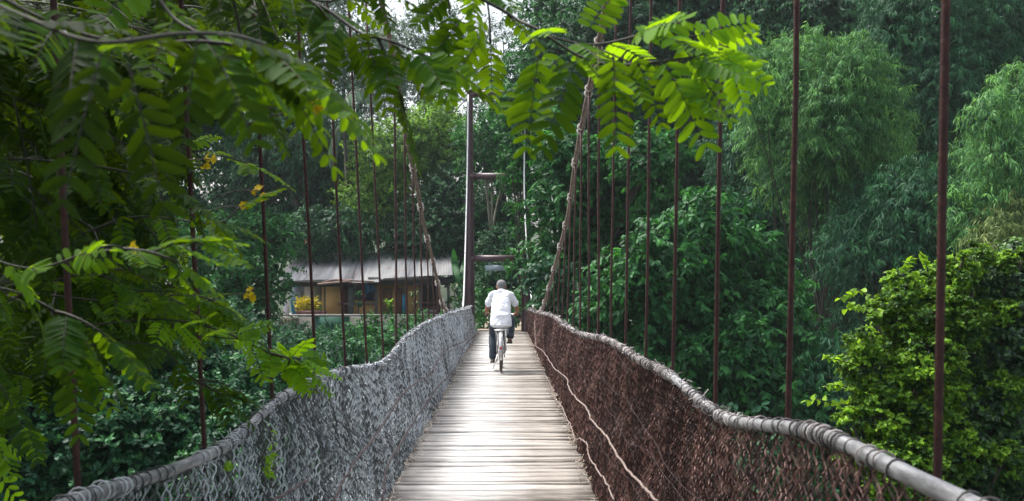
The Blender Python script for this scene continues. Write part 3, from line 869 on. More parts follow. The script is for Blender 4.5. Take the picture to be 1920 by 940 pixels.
# left lower vines
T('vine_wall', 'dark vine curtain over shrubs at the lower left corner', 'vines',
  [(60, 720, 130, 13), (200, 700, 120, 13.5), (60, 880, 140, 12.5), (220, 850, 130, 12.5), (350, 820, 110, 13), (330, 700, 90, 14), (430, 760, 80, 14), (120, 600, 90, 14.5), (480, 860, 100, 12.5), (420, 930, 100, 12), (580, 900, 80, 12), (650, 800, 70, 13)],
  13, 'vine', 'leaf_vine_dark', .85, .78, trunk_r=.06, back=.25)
T('bank_shrub', 'tangled dark shrubs on the bank behind the left netting', 'shrub',
  [(500, 680, 60, 22), (580, 690, 55, 23), (470, 740, 80, 20), (560, 740, 70, 20), (640, 700, 60, 21), (430, 640, 60, 22), (700, 720, 50, 22), (640, 770, 60, 20), (740, 740, 60, 21)],
  22, 'small', 'leaf_vine_dark', .9, .95, trunk_r=.05)
T('bank_shrub', 'fresh green shrub below the terrace of the ochre house', 'shrub', [(695, 646, 36, 27), (740, 642, 36, 27), (655, 662, 34, 27), (780, 632, 30, 27.5), (720, 672, 40, 26), (810, 632, 28, 27)], 27, 'small', 'leaf_mid', .9, 1.3, trunk_r=.04)
T('bank_shrub', 'low creeper below the green terrace wall', 'shrub', [(600, 664, 34, 28), (555, 648, 30, 28.5), (620, 640, 22, 29), (510, 665, 42, 28), (650, 640, 20, 29)], 28, 'small', 'leaf_vine_dark', .9, 1.3, trunk_r=.04)
T('tall_shrub', 'pale green vine wrapped tree left of the metal roof', 'tree', [(440, 470, 55), (480, 440, 45), (500, 500, 45), (430, 540, 60), (490, 560, 40), (390, 480, 60), (520, 440, 28), (450, 600, 60), (380, 600, 70)], 30, 'small', 'leaf_mid', .85, 1.4, trunk_r=.1)
T('path_bush', 'bush at the left of the path just past the tower', 'bush', [(903, 560, 14, 32), (905, 590, 14, 31.5), (903, 612, 12, 31.3)], 32, 'small', 'leaf_mid', .9, 1.2, trunk_r=.03)
T('path_bush', 'bush at the right of the path just past the tower', 'bush', [(972, 565, 15, 32), (968, 590, 12, 31.8), (955, 575, 12, 34)], 32, 'small', 'leaf_mid', .9, 1.2, trunk_r=.03)
T('path_bush', 'dark bush closing the far end of the path', 'bush', [(930, 570, 25, 42), (910, 580, 20, 41), (955, 585, 18, 41)], 42, 'small', 'leaf_dark', .9, 1.6, trunk_r=.04)

# side tendrils of the sunlit bush
m = MB(); lf = []
tend = [[(1640, 560), (1610, 545), (1590, 552), (1575, 560)], [(1660, 585), (1630, 580), (1600, 572), (1585, 580)], [(1620, 690), (1590, 680), (1560, 672), (1545, 664)], [(1610, 730), (1580, 725), (1560, 722), (1545, 726)],
        [(1600, 760), (1570, 758), (1535, 750), (1512, 752)], [(1690, 520), (1700, 500), (1712, 480)], [(1740, 510), (1735, 490), (1725, 475)]]
VB = [o for o in COL.objects if o.name.startswith('vine_bush')][0]
fm = MB()
for tr_ in tend:
    pts = smooth_path([P(a, b, 8.6) for a, b in tr_], 6)
    MB().tube(pts, np.linspace(.006, .0025, len(pts)), 4).build('tendril', M['twig'], VB)
    n = 16
    base = pts[np.linspace(2, len(pts) - 1, n).astype(int)]
    V, Q, Tt = leaf_cards(base, rng.normal(size=(n, 3)) + [0, 0, -.4], rng.normal(size=(n, 3)) * .5 + [0, 0, 1], .06, .05, rng.uniform(.6, 1, n), 'heart')
    fm.add(V, Q, tint=Tt)
fm.build('tendril_leaves', M['leaf_vine'], VB)

# ------------------------------------------------------------------ house and terrace behind the left bank
HM = {
 'ochre': solid('ochre_plaster', (.84, .47, .15), (.92, .60, .24), 1.2, .85),
 'orange': solid('orange_plaster', (.60, .27, .12), (.72, .38, .20), 1.0, .85),
 'cream': solid('cream_plaster', (.50, .42, .36), (.66, .58, .50), 2, .85),
 'maroon': solid('maroon_wood', (.09, .03, .03), (.17, .06, .055), 6, .6),
 'brown': solid('brown_slats', (.20, .09, .05), (.34, .17, .09), 4, .7, stretch=(14, 14, .3)),
 'greyp': solid('grey_post_paint', (.10, .11, .12), (.20, .21, .22), 6, .7),
 'dark': solid('dark_timber', (.018, .02, .022), (.045, .045, .045), 6, .7),
 'green': solid('green_painted_block', (.03, .13, .10), (.07, .22, .16), 2, .8),
 'pink': solid('pinkish_concrete', (.22, .14, .12), (.34, .25, .22), 2, .85),
 'concrete': solid('terrace_concrete', (.16, .16, .15), (.30, .29, .27), 2.5, .9),
 'blue': solid('blue_cloth', (.01, .10, .26), (.02, .18, .38), 12, .8),
 'bluep': solid('blue_plastic', (.01, .16, .30), (.015, .22, .38), 6, .35),
 'white': solid('white_lilac_plastic', (.55, .50, .60), (.75, .70, .78), 6, .4),
 'shut': solid('blue_white_slats', (.40, .46, .60), (.62, .68, .80), 5, .6, stretch=(.3, .3, 30)),
 'glass': solid('dark_window_glass', (.015, .02, .04), (.03, .045, .09), 3, .12),
}
def roof_mat():
    m, nt = new_mat('weathered_sheet_roof'); L = nt.links.new
    out = nod(nt, 'ShaderNodeOutputMaterial'); b = nod(nt, 'ShaderNodeBsdfPrincipled', Roughness=.85)
    tc = nod(nt, 'ShaderNodeTexCoord'); mp = nod(nt, 'ShaderNodeMapping'); mp.inputs['Scale'].default_value = (1.6, .12, .12)
    L(tc.outputs['Object'], mp.inputs[0])
    n = nod(nt, 'ShaderNodeTexNoise', Scale=1.6, Detail=3); L(mp.outputs[0], n.inputs['Vector'])
    r = ramp(nt, [(.32, (.045, .05, .06)), (.48, (.11, .12, .14)), (.68, (.20, .205, .21))]); at = nod(nt, 'ShaderNodeAttribute', attribute_name='tint'); ma = nod(nt, 'ShaderNodeMath', operation='MULTIPLY_ADD'); ma.inputs[1].default_value = .42
    L(at.outputs['Fac'], ma.inputs[0]); sb = nod(nt, 'ShaderNodeMath', operation='SUBTRACT'); sb.inputs[1].default_value = .22; L(n.outputs['Fac'], sb.inputs[0]); L(sb.outputs[0], ma.inputs[2]); L(ma.outputs[0], r.inputs[0])
    n2 = nod(nt, 'ShaderNodeTexNoise', Scale=2.2, Detail=8, Roughness=.7); L(tc.outputs['Object'], n2.inputs['Vector'])
    r2 = ramp(nt, [(.56, (0, 0, 0)), (.70, (1, 1, 1))]); L(n2.outputs['Fac'], r2.inputs[0])
    mx = nod(nt, 'ShaderNodeMix', data_type='RGBA'); L(r2.outputs[0], mx.inputs[0]); L(r.outputs[0], mx.inputs[6]); mx.inputs[7].default_value = (.13, .075, .05, 1)
    L(mx.outputs[2], b.inputs['Base Color']); L(b.outputs[0], out.inputs[0])
    return m
def PB(mb, x0, x1, y0, y1, D, th=.12, tint=.5):
    """upright slab facing the bridge, spanning photo pixels at distance D"""
    a = P(x0, y1, D); b = P(x1, y0, D)
    mb.box([(a[0]+b[0])/2, D + th/2, (a[2]+b[2])/2], [abs(b[0]-a[0]), th, abs(b[2]-a[2])], tint=tint)
    return mb
def slab(name, x0, x1, y0, y1, D, mat, parent, th=.12):
    return PB(MB(), x0, x1, y0, y1, D, th).build(name, mat, parent)

hz = -.08
terr = empty('terrace', P(600, 590, 39.5)); tag(terr, 'raised terrace slab with a green painted front below the ochre house', 'terrace')
a = P(500, 0, 39); b = P(858, 0, 39)
MB().box([(a[0]+b[0])/2, 43, -.85], [b[0]-a[0], 8, 1.5]).build('base', HM['concrete'], terr)
slab('green_front', 588, 655, 594, 640, 38.88, HM['green'], terr, .1)
slab('pink_front', 502, 560, 598, 618, 38.86, HM['pink'], terr, .1)
slab('edge_ledge', 500, 858, 590, 593.5, 38.8, HM['concrete'], terr, .3)
house = empty('house', P(690, 590, 43)); tag(house, 'ochre house with long sloping metal sheet roof over its veranda', 'house')
def rz(y, D): return P(0, y, D)[2]
w = MB(); PB(w, 571, 600, 534, 590, 41.8, .15); w.build('cream_wall', HM['cream'], house)
w = MB(); PB(w, 600, 653, 528, 590, 41.85, .15); PB(w, 662, 702, 563, 590, 41.85, .15); PB(w, 702, 790, 528, 590, 41.9, .15); PB(w, 653, 702, 526, 533, 41.85, .15); w.build('wall', HM['ochre'], house)
w = MB(); a = P(537, 0, 46); b = P(822, 0, 46); w.box([(a[0]+b[0])/2, 47.2, .7], [b[0]-a[0], .2, 2.8]); w.build('back_wall', HM['dark'], house)
d_ = slab('door', 641, 652, 535, 590, 41.75, HM['maroon'], house, .08)
wf = slab('window', 672, 703, 531, 565, 41.78, HM['maroon'], house, .1); slab('glass_pane', 675, 700, 534, 562, 41.72, HM['glass'], wf, .04)
slab('window', 543, 562, 538, 562, 41.9, HM['shut'], house, .08)
slab('shutter', 716, 735, 540, 588, 41.77, HM['brown'], house, .08); slab('shutter', 742, 756, 540, 588, 41.77, HM['brown'], house, .08)
for x0, x1, y0 in ((653, 662, 524), (599, 601.5, 532), (607, 609.5, 532), (703, 707, 524), (757, 761, 524), (786, 790, 524), (818, 825, 522), (838, 843, 520)):
    slab('veranda_post', x0, x1, y0, 591, 41.3, HM['greyp'] if x0 != 818 else HM['maroon'], house, .12)
slab('window_sill', 633, 706, 568, 571.5, 41.6, HM['pink'], house, .25)
m = MB()
for yy in (566, 576, 586): PB(m, 789, 846, yy, yy + 2.6, 41.0, .06)
m.build('veranda_railing', HM['maroon'], house)
slab('fascia', 530, 662, 526, 538, 40.6, HM['dark'], house, .08)
slab('fascia', 690, 847, 520, 535, 40.6, HM['dark'], house, .08)
m = MB()     # corrugated roof sheet, ridge behind, eave in front
n = 260
xs = np.linspace(0, 1, n)
e0, e1, r0, r1 = P(522, 530, 40.2), P(849, 516, 40.2), P(548, 484, 44.5), P(845, 472, 44.5)
V = []
for k, t in enumerate(xs):
    c = .010 * math.sin(k * math.pi / 2)
    sag = .05 * math.sin(t * 9) * (1 if t < .6 else .3) - (.10 if .42 < t < .58 else 0)
    for q in (0, .33, .66, 1):
        p = (e0 + (e1 - e0) * t) * (1 - q) + (r0 + (r1 - r0) * t) * q
        p = p + [0, 0, c + sag * (1 - q)]
        V.append(p)
V = np.array(V); nn_ = len(V)
Q = [[4*k + q, 4*(k+1) + q, 4*(k+1) + q + 1, 4*k + q + 1] for k in range(n - 1) for q in range(3)]
Vb = V - [0, 0, .02]
Q2 = [[c + nn_ for c in f][::-1] for f in Q]
tsh = np.repeat([{0: .12, 1: .28, 2: .2, 3: .42, 4: .5, 5: .72, 6: .62, 7: .8, 8: .9, 9: .82}[min(9, int(t * 10 + .2 * math.sin(t * 40)))] for t in xs], 4)
m.add(np.vstack([V, Vb]), Q + Q2, tint=np.concatenate([tsh, tsh]))
rf = m.build('roof', roof_mat(), house)
m = MB(); m.tube([r0 + [0, 0, .05], r1 + [0, 0, .05]], .06, 8); m.build('ridge_cap', HM['greyp'], rf)
m = MB()
a, b = P(598, 532, 40.1), P(640, 529, 40.1)
m.tube([P(596, 533, 40.1), P(652, 528, 40.1), P(660, 531, 40.1)], .045, 5); m.tube([P(604, 530, 40.1), P(628, 524, 40.3), P(702, 529, 40.1)], .04, 5)
m.build('loose_batten', HM['pink'], house)
h2 = empty('gabled_house', P(750, 560, 45.4)); tag(h2, 'orange gabled house end peeping above the metal roof', 'house')
m = MB(); g0, g1, g2, g3, g4 = P(722, 600, 45.4), P(778, 600, 45.4), P(778, 468, 45.4), P(750, 440, 45.4), P(722, 468, 45.4)
f = np.array([g0, g1, g2, g3, g4]); m.add(np.vstack([f, f + [0, 4, 0]]), [[0, 1, 2, 4], [5, 6, 1, 0], [1, 6, 7, 2], [0, 4, 9, 5]], [[2, 3, 4]]); m.build('wall', HM['orange'], h2)
m = MB(); o_ = np.array([0, -.4, 0.02])
for a, b in ((g3, P(786, 477, 45.4)), (g3, P(714, 477, 45.4))):
    m.add([a + o_, b + o_, b + [0, 4.3, .02], a + [0, 4.3, .02], a + o_ + [0, 0, .1], b + o_ + [0, 0, .1], b + [0, 4.3, .12], a + [0, 4.3, .12]],
          [[0, 1, 2, 3], [4, 7, 6, 5], [0, 4, 5, 1], [1, 5, 6, 2], [2, 6, 7, 3], [3, 7, 4, 0]])
m.build('roof', HM['concrete'], h2)
w = slab('window', 742, 756, 478, 500, 45.3, HM['maroon'], h2, .1)
h3 = empty('pale_house', P(590, 560, 48.5)); tag(h3, 'pale orange house wall glimpsed through leaves above the left roof end', 'house')
slab('wall', 572, 640, 440, 600, 48.5, HM['orange'], h3, 3); slab('cream_column', 577, 588, 445, 600, 48.3, HM['cream'], h3, .3)
slab('roof_edge', 566, 646, 434, 442, 48, HM['concrete'], h3, 3.6)

def small(name, label, cat, mb, mat):
    o = mb.build(name, mat, None, smooth=True); tag(o, label, cat); return o
m = MB(); c = P(553, 567, 40.2)
m.tube([[c[0], c[1], hz + .02], [c[0], c[1], hz + .1], [c[0], c[1], c[2] - .02], [c[0], c[1], c[2] + .14]], [.13, .135, .17, .19], 16)
m.build
o = m.build('plastic_tub', HM['bluep'], None, smooth=True); tag(o, 'blue plastic tub left of the yellow flowering planter', 'tub')
m = MB(); c = P(537, 572, 40.0)
m.tube([[c[0], c[1], hz + .02], [c[0], c[1], c[2] + .02], [c[0], c[1], c[2] + .10], [c[0], c[1], c[2] + .13], [c[0], c[1], c[2] + .18]], [.11, .115, .09, .04, .045], 14)
V, Q = torus([c[0] + .09, c[1], c[2] + .08], [0, 1, 0], .05, .014, 12, 5); m.add(V, Q)
tag(m.build('water_jug', HM['white'], None, smooth=True), 'whitish lilac jug at the left end of the terrace', 'jug')
m = MB()      # cloth hanging under the fascia
a = P(684, 531, 41.0); b = P(701, 531, 41.0)
ns = 16; V = []
for k in range(ns):
    t = k / (ns - 1)
    for q in range(5):
        V.append([a[0] + (b[0] - a[0]) * t, a[1] + .05 * math.sin(t * 15) + .02 * q, a[2] - .36 * q / 4 * (1 + .15 * math.sin(t * 7))])
V = np.array(V); Q = [[5*k + q, 5*(k+1) + q, 5*(k+1) + q + 1, 5*k + q + 1] for k in range(ns - 1) for q in range(4)]
m.add(np.vstack([V, V + [0, .02, 0]]), Q + [[c + len(V) for c in f][::-1] for f in Q])
tag(m.build('hanging_cloth', HM['blue'], None), 'blue cloth hanging in front of the dark window', 'cloth')
m = MB(); m.tube([P(757, 591, 40.5), P(757, 556, 40.5)], .055, 8); m.tube([P(757, 556, 40.5), P(757, 553, 40.5)], .07, 8)
tag(m.build('blue_pole', HM['bluep'], None, smooth=True), 'thick blue pipe standing on the terrace by the slatted shutters', 'pipe')
m = MB(); m.tube([P(499, 625, 36), P(499, 560, 36), P(499.5, 528, 36)], .05, 8); m.box(P(499.5, 527, 36), [.14, .14, .05])
tag(m.build('fence_post', HM['greyp'], None, smooth=True), 'grey post standing left of the terrace', 'post')

# planter with yellow croton, strap-leaved plants, banana, palm frond
pl = empty('planter', P(585, 590, 39.6)); tag(pl, 'low brown planter box filled with bright yellow croton', 'planter')
m = MB(); PB(m, 559, 610, 583, 591, 39.4, .06); PB(m, 559, 610, 583, 591, 39.95, .06)
for x in (559, 608.5): 
    a = P(x, 587, 39.7); m.box([a[0], 39.7, a[2]], [.05, .62, .16])
m.build('box', HM['maroon'], pl)
def strap(name_parent, c, n, L, W, mat, name, updir=.9, droop=.5, spread=1.0):
    m = MB()
    for _ in range(n):
        th = rng.uniform(0, 2*np.pi); o = np.array([math.cos(th), math.sin(th), 0]) * spread
        l = L * rng.uniform(.6, 1.1); k = 6
        t = np.linspace(0, 1, k)
        up = updir * rng.uniform(.6, 1.2)
        c0 = np.array(c) + rng.normal(0, .03, 3)
        cen = c0 + o * (t * l * .55)[:, None] + np.array([0, 0, 1]) * (up * t * l - droop * l * t ** 2.2)[:, None]
        s = np.array([-o[1], o[0], 0]); s = s / max(np.linalg.norm(s), 1e-6)
        wd = W * np.sin(np.pi * (.12 + .88 * t)) ** .7 / 2
        V = np.concatenate([cen + s * wd[:, None], cen - s * wd[:, None]])
        Q = [[q, q + 1, k + q + 1, k + q] for q in range(k - 1)]
        m.add(V, Q, tint=float(np.clip(rng.normal(.5, .25), 0, 1)))
    return m.build(name, mat, name_parent)
m = MB()
for px in (565, 572, 580, 588):
    c = P(px, 572, 39.7)
    n = 130
    b_ = c + rng.normal(0, .10, (n, 3)) * [1, .8, 1]
    V, Q, Tt = leaf_cards(b_, nrm(b_ - c + [0, 0, -.1]) + [0, 0, .7], rng.normal(size=(n, 3)) + [0, -1, .5], .14, .06, np.clip(rng.normal(.55 if px < 582 else .35, .2, n), 0, 1), 'oval')
    m.add(V, Q, tint=Tt)
m.build('croton_leaves', M['croton'], pl)
strap(pl, P(597, 585, 39.7), 26, .5, .06, M['leaf_mid'], 'strap_leaves')
for px, lab, h_, mt in ((672, 'dark leafy pot plant in front of the grey pillar', .9, 'leaf_dark'), (776, 'striped strap leaved plant near the right end of the terrace', .9, 'cordyline'), (729, 'rounded green plant before the slatted shutters', .5, 'leaf_yellow'), (852, 'brownish strap leaved plant beside the end of the roof', 1.2, 'cordyline')):
    rt = empty('terrace_plant', P(px, 590, 39.6 if px != 852 else 38)); tag(rt, lab, 'plant')
    c = P(px, 590, 39.6 if px != 852 else 38)
    m = MB(); m.tube([c + [0, 0, 0], c + [.02, 0, h_ * .5], c + [0, 0, h_ * .8]], [.03, .022, .015], 6); m.build('stem', M['bark'], rt)
    mb_ = MB()
    o1 = strap(rt, c + [0, 0, h_ * .75], 30, .5, .07, M[mt], 'leaves'); 
    strap(rt, c + [.05, 0, h_ * .35], 24, .45, .07, M[mt], 'lower_leaves')
bn = empty('banana_plant', P(862, 590, 41)); tag(bn, 'banana plant with broad upright leaves between roof end and left tower post', 'banana plant')
m = MB(); c = P(862, 600, 41); m.tube([c, c + [0, 0, 1.2], c + [.05, 0, 1.7]], [.14, .11, .07], 10); m.build('stem', solid('banana_stem', (.10, .14, .05), (.2, .24, .1), 8, .6), bn, smooth=True)
def big_leaf(m, pts, W, fold=.25, tint=.6):
    p = smooth_path(pts, 6); k = len(p); t = np.linspace(0, 1, k)
    tg = nrm(np.gradient(p, axis=0)); s = nrm(np.cross(tg, [0.1, 1.0, .25])); nn = np.cross(s, tg)
    wd = W * np.clip(np.sin(np.pi * np.clip(t * .98 + .02, 0, 1)) ** .6, .03, 1) / 2
    A = p + s * wd[:, None] + nn * (wd * fold)[:, None]; B_ = p - s * wd[:, None] + nn * (wd * fold)[:, None]
    Q = [[q, q+1, k+q+1, k+q] for q in range(k-1)] + [[k+q, k+q+1, 2*k+q+1, 2*k+q] for q in range(k-1)]
    m.add(np.concatenate([A, p, B_]), Q, tint=tint)
m = MB()
for pts, W in (([(862, 560), (856, 520), (852, 490), (850, 466)], .5), ([(864, 560), (866, 520), (871, 495), (876, 470)], .42), ([(862, 560), (852, 535), (840, 525), (832, 535)], .4), ([(864, 560), (872, 540), (884, 530), (892, 545)], .4), ([(860, 565), (848, 560), (838, 570)], .35)):
    big_leaf(m, [P(a, b, 41 + rng.uniform(-.5, .5)) for a, b in pts], W * .62, tint=rng.uniform(.15, .5))
m.build('leaves', M['leaf_mid'], bn)
pf = empty('palm', P(640, 600, 46)); tag(pf, 'pale hanging palm frond among the dark trees behind the left hangers', 'palm')
m = MB(); c0 = P(640, 600, 46); c1 = P(645, 225, 46); m.tube([c0, (c0 + c1)/2 + [.3, 0, 0], c1], [.12, .10, .09], 8); m.build('trunk', M['bark'], pf, smooth=True)
def frond(m, pts, L, n=60, drp=1.0):
    p = smooth_path(pts, 10); 
    idx = np.linspace(4, len(p) - 1, n)
    q = np.stack([np.interp(idx, np.arange(len(p)), p[:, a]) for a in range(3)], -1)
    tg = nrm(np.gradient(q, axis=0)); s = nrm(np.cross(tg, [0, 0, 1.0]) + 1e-6)
    tt = np.linspace(0, 1, n)
    for sg in (-1, 1):
        d = s * sg * .7 + tg * .6 + np.array([0, 0, -drp])
        V, Q, Tt = leaf_cards(q, d + rng.normal(0, .08, (n, 3)), rng.normal(0, .2, (n, 3)) + [0, -.5, 1], L * np.sin(np.pi * (.15 + .8 * tt)) + .05, .045 * (L / .6), np.clip(rng.normal(.6, .15, n), 0, 1), 'rhomb')
        m.add(V, Q, tint=Tt)
    return p
m = MB(); r_ = MB()
for pts in ([(645, 225), (652, 205), (668, 225), (682, 290)], [(645, 225), (655, 215), (672, 245), (690, 330)], [(645, 225), (635, 195), (610, 200), (590, 240)], [(645, 225), (650, 180), (680, 170), (720, 200)], [(645, 228), (640, 230), (625, 260), (622, 310)], [(645, 225), (630, 180), (600, 160), (560, 175)]):
    p = frond(m, [P(a, b, 46 + rng.uniform(-.6, .2)) for a, b in pts], .8)
    r_.tube(p, .02, 5)
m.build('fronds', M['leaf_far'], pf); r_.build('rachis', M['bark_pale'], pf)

# ------------------------------------------------------------------ cyclist
OX = (939 - 960) / F * 16.6
OY = 16.6
OZ = float(deck_z(16.6)) + .008
O3 = np.array([OX, OY, OZ])
def Lp(*a): return O3 + np.array(a, float)
bk = empty('bicycle', O3); tag(bk, 'old bicycle with silver rear mudguard and wire basket, ridden along the deck', 'bicycle')
MM = {
 'tyre': solid('worn_tyre', (.03, .022, .02), (.09, .07, .06), 30, .8),
 'chrome': solid('dull_chrome', (.45, .44, .43), (.75, .74, .73), 14, .3, metal=.7),
 'frame': solid('bike_frame_paint', (.05, .07, .09), (.10, .13, .15), 14, .4),
 'black': solid('black_rubber', (.02, .02, .02), (.05, .045, .04), 10, .6),
 'basket': solid('mint_wire', (.30, .50, .48), (.45, .65, .62), 10, .5),
 'skin': solid('tanned_skin', (.30, .13, .075), (.36, .17, .10), 14, .55),
 'shirt': solid('white_shirt', (.80, .82, .86), (.86, .87, .90), 4, .8, bump=.05),
 'jeans': solid('slate_trousers', (.028, .038, .055), (.06, .08, .11), 30, .85),
 'hair': solid('grey_hair', (.05, .05, .052), (.28, .28, .285), 70, .8, bump=.8),
 'shoe': solid('brown_sandal', (.05, .035, .03), (.10, .075, .06), 14, .6),
 'eye': solid('eye', (.02, .015, .01), (.03, .02, .015), 4, .2),
 'red': solid('red_reflector', (.4, .02, .01), (.5, .03, .02), 4, .25),
}
def wheel(name, y):
    c = Lp(0, y, .33)
    V, Q = torus(c, [1, 0, 0], .308, .024, 40, 8); o = MB().add(V, Q).build(name, MM['tyre'], bk, smooth=True)
    V, Q = torus(c, [1, 0, 0], .281, .011, 40, 6); MB().add(V, Q).build('rim', MM['chrome'], o, smooth=True)
    s = MB(); s.tube([c - [.045, 0, 0], c + [.045, 0, 0]], .022, 10)
    for k in range(28):
        t = k * 2 * np.pi / 28 
        s.tube([c + np.array([.03 * (1 if k % 2 else -1), .02 * math.cos(t + 1.2), .02 * math.sin(t + 1.2)]), c + np.array([0, .278 * math.cos(t), .278 * math.sin(t)])], .0018, 3, caps=False)
    s.build('spokes_and_hub', MM['chrome'], o)
wheel('rear_wheel', .33); wheel('front_wheel', 1.42)
RY = .33
m = MB()
seat_t = Lp(0, RY + .20, .80); bb = Lp(0, RY + .44, .30); head_t = Lp(0, RY + .93, .86); head_b = Lp(0, RY + .97, .66); hubf = Lp(0, 1.42, .33)
m.tube([bb, seat_t], .016, 8); m.tube([bb, head_b], .018, 8); m.tube([seat_t - [0, 0, .08], head_t - [0, 0, .05]], .016, 8); m.tube([head_b, head_t], .02, 8)
for sx in (-1, 1):
    ax = Lp(sx * .06, RY, .33)
    m.tube([ax, bb + [sx * .03, 0, 0]], .010, 6); m.tube([ax, seat_t + [sx * .03, 0, -.06]], .008, 6)
    m.tube([hubf + [sx * .05, 0, 0], head_b + [sx * .045, 0, -.02]], .012, 6)
m.build('frame', MM['frame'], bk, smooth=True)
def fender(y, a0, a1, name, mat):
    c = Lp(0, y, .33); n = 22; th = np.linspace(R(a0), R(a1), n); V = []
    for t in th:
        for (dx, dr) in ((-.036, -.022), (-.026, .002), (0, .010), (.026, .002), (.036, -.022)):
            rr = .352 + dr; V.append([c[0] + dx, c[1] + rr * math.cos(t), c[2] + rr * math.sin(t)])
    V = np.array(V); Q = [[5*k + q, 5*(k+1) + q, 5*(k+1) + q + 1, 5*k + q + 1] for k in range(n-1) for q in range(4)]
    Vi = (V - c) * [.94, .992, .992] + c
    m = MB().add(np.vstack([V, Vi]), Q + [[a + len(V) for a in f][::-1] for f in Q])
    return m.build(name, mat, bk, smooth=True)
fender(RY, 50, 196, 'rear_mudguard', MM['chrome']); fender(1.42, 40, 150, 'front_mudguard', MM['frame'])
m = MB()
for sx in (-1, 1):
    m.tube([Lp(sx * .065, RY, .33), Lp(sx * .075, RY - .1, .50), Lp(sx * .08, RY - .14, .715)], .008, 6)
    m.tube([Lp(sx * .08, RY - .22, .715), Lp(sx * .08, RY + .15, .72)], .008, 6)
m.tube([Lp(-.11, RY - .22, .715), Lp(.11, RY - .22, .715)], .011, 6); m.tube([Lp(-.08, RY - .05, .717), Lp(.08, RY - .05, .717)], .007, 6); m.tube([Lp(-.08, RY + .12, .72), Lp(.08, RY + .12, .72)], .007, 6)
m.build('luggage_rack', MM['chrome'], bk, smooth=True)
m = MB(); V, Q, T_ = ell(Lp(0, RY - .352, .43), (.02, .012, .028), 10, 6); m.add(V, Q, T_); m.build('reflector', MM['red'], bk, smooth=True)
m = MB(); m.tube([Lp(0, RY + .08, .835), Lp(0, RY + .16, .845), Lp(0, RY + .26, .84), Lp(0, RY + .36, .835)], [.085, .09, .045, .022], 12, flat=.4); m.build('saddle', MM['black'], bk, smooth=True)
m = MB(); m.tube([Lp(0, RY + .13, .82), Lp(0, RY + .2, .77)], .014, 8); m.build('seat_post', MM['chrome'], bk)
m = MB()
m.tube([head_t, head_t + [0, -.02, .08]], .014, 8)
hb = [Lp(-.27, RY + .70, .90), Lp(-.24, RY + .82, .93), Lp(-.1, RY + .93, .94), Lp(.1, RY + .93, .94), Lp(.24, RY + .82, .93), Lp(.27, RY + .70, .90)]
m.tube(smooth_path(hb, 5), .012, 8); hbo = m.build('handlebar', MM['chrome'], bk, smooth=True)
for s in (0, 5):
    a = hb[s]; b = hb[1] if s == 0 else hb[4]
    MB().tube([a + (a - b) * .15, a + (b - a) * .75], .017, 10).build('grip', MM['black'], hbo, smooth=True)
m = MB()      # wire basket
for zz, w_, d__ in ((.68, .10, .08), (.76, .12, .09), (.84, .14, .10), (.92, .16, .12)):
    cy = RY + 1.12
    m.tube([Lp(-w_, cy - d__, zz), Lp(w_, cy - d__, zz), Lp(w_, cy + d__, zz), Lp(-w_, cy + d__, zz), Lp(-w_, cy - d__, zz)], .0035, 4)
for t in np.linspace(-1, 1, 7):
    for sy in (-1, 1): m.tube([Lp(.10 * t, cy + sy * .08, .68), Lp(.16 * t, cy + sy * .12, .92)], .003, 4)
for t in np.linspace(-1, 1, 5):
    for sx in (-1, 1): m.tube([Lp(sx * .10, cy + t * .08, .68), Lp(sx * .16, cy + t * .12, .92)], .003, 4)
for t in np.linspace(-1, 1, 5): m.tube([Lp(.10 * t, cy - .08, .68), Lp(.10 * t, cy + .08, .68)], .003, 4)
m.build('basket', MM['basket'], bk)
pedL = Lp(-.14, RY + .45, .135); pedR = Lp(.14, RY + .43, .465)
m = MB(); m.tube([bb + [-.06, 0, 0], bb + [.06, 0, 0]], .02, 8); m.tube([bb + [-.065, 0, 0], [pedL[0] + .065, pedL[1], pedL[2]]], .011, 6); m.tube([bb + [.065, 0, 0], [pedR[0] - .065, pedR[1], pedR[2]]], .011, 6)
V, Q = torus(bb + [.05, 0, 0], [1, 0, 0], .09, .006, 24, 4); m.add(V, Q); m.build('crank', MM['chrome'], bk)
for p in (pedL, pedR): MB().box(p, [.10, .08, .025]).build('pedal', MM['black'], bk)
m = MB(); m.tube([Lp(.062, RY, .37), Lp(.062, RY + .44, .40)], .03, 8, flat=.4); m.tube([Lp(.062, RY, .29), Lp(.062, RY + .44, .21)], .006, 6); m.build('chain_guard', MM['frame'], bk)
m = MB(); m.tube([Lp(-.05, RY, .33), Lp(-.12, RY - .08, .10), Lp(-.13, RY - .09, .06)], .008, 6); m.build('kickstand', MM['chrome'], bk)

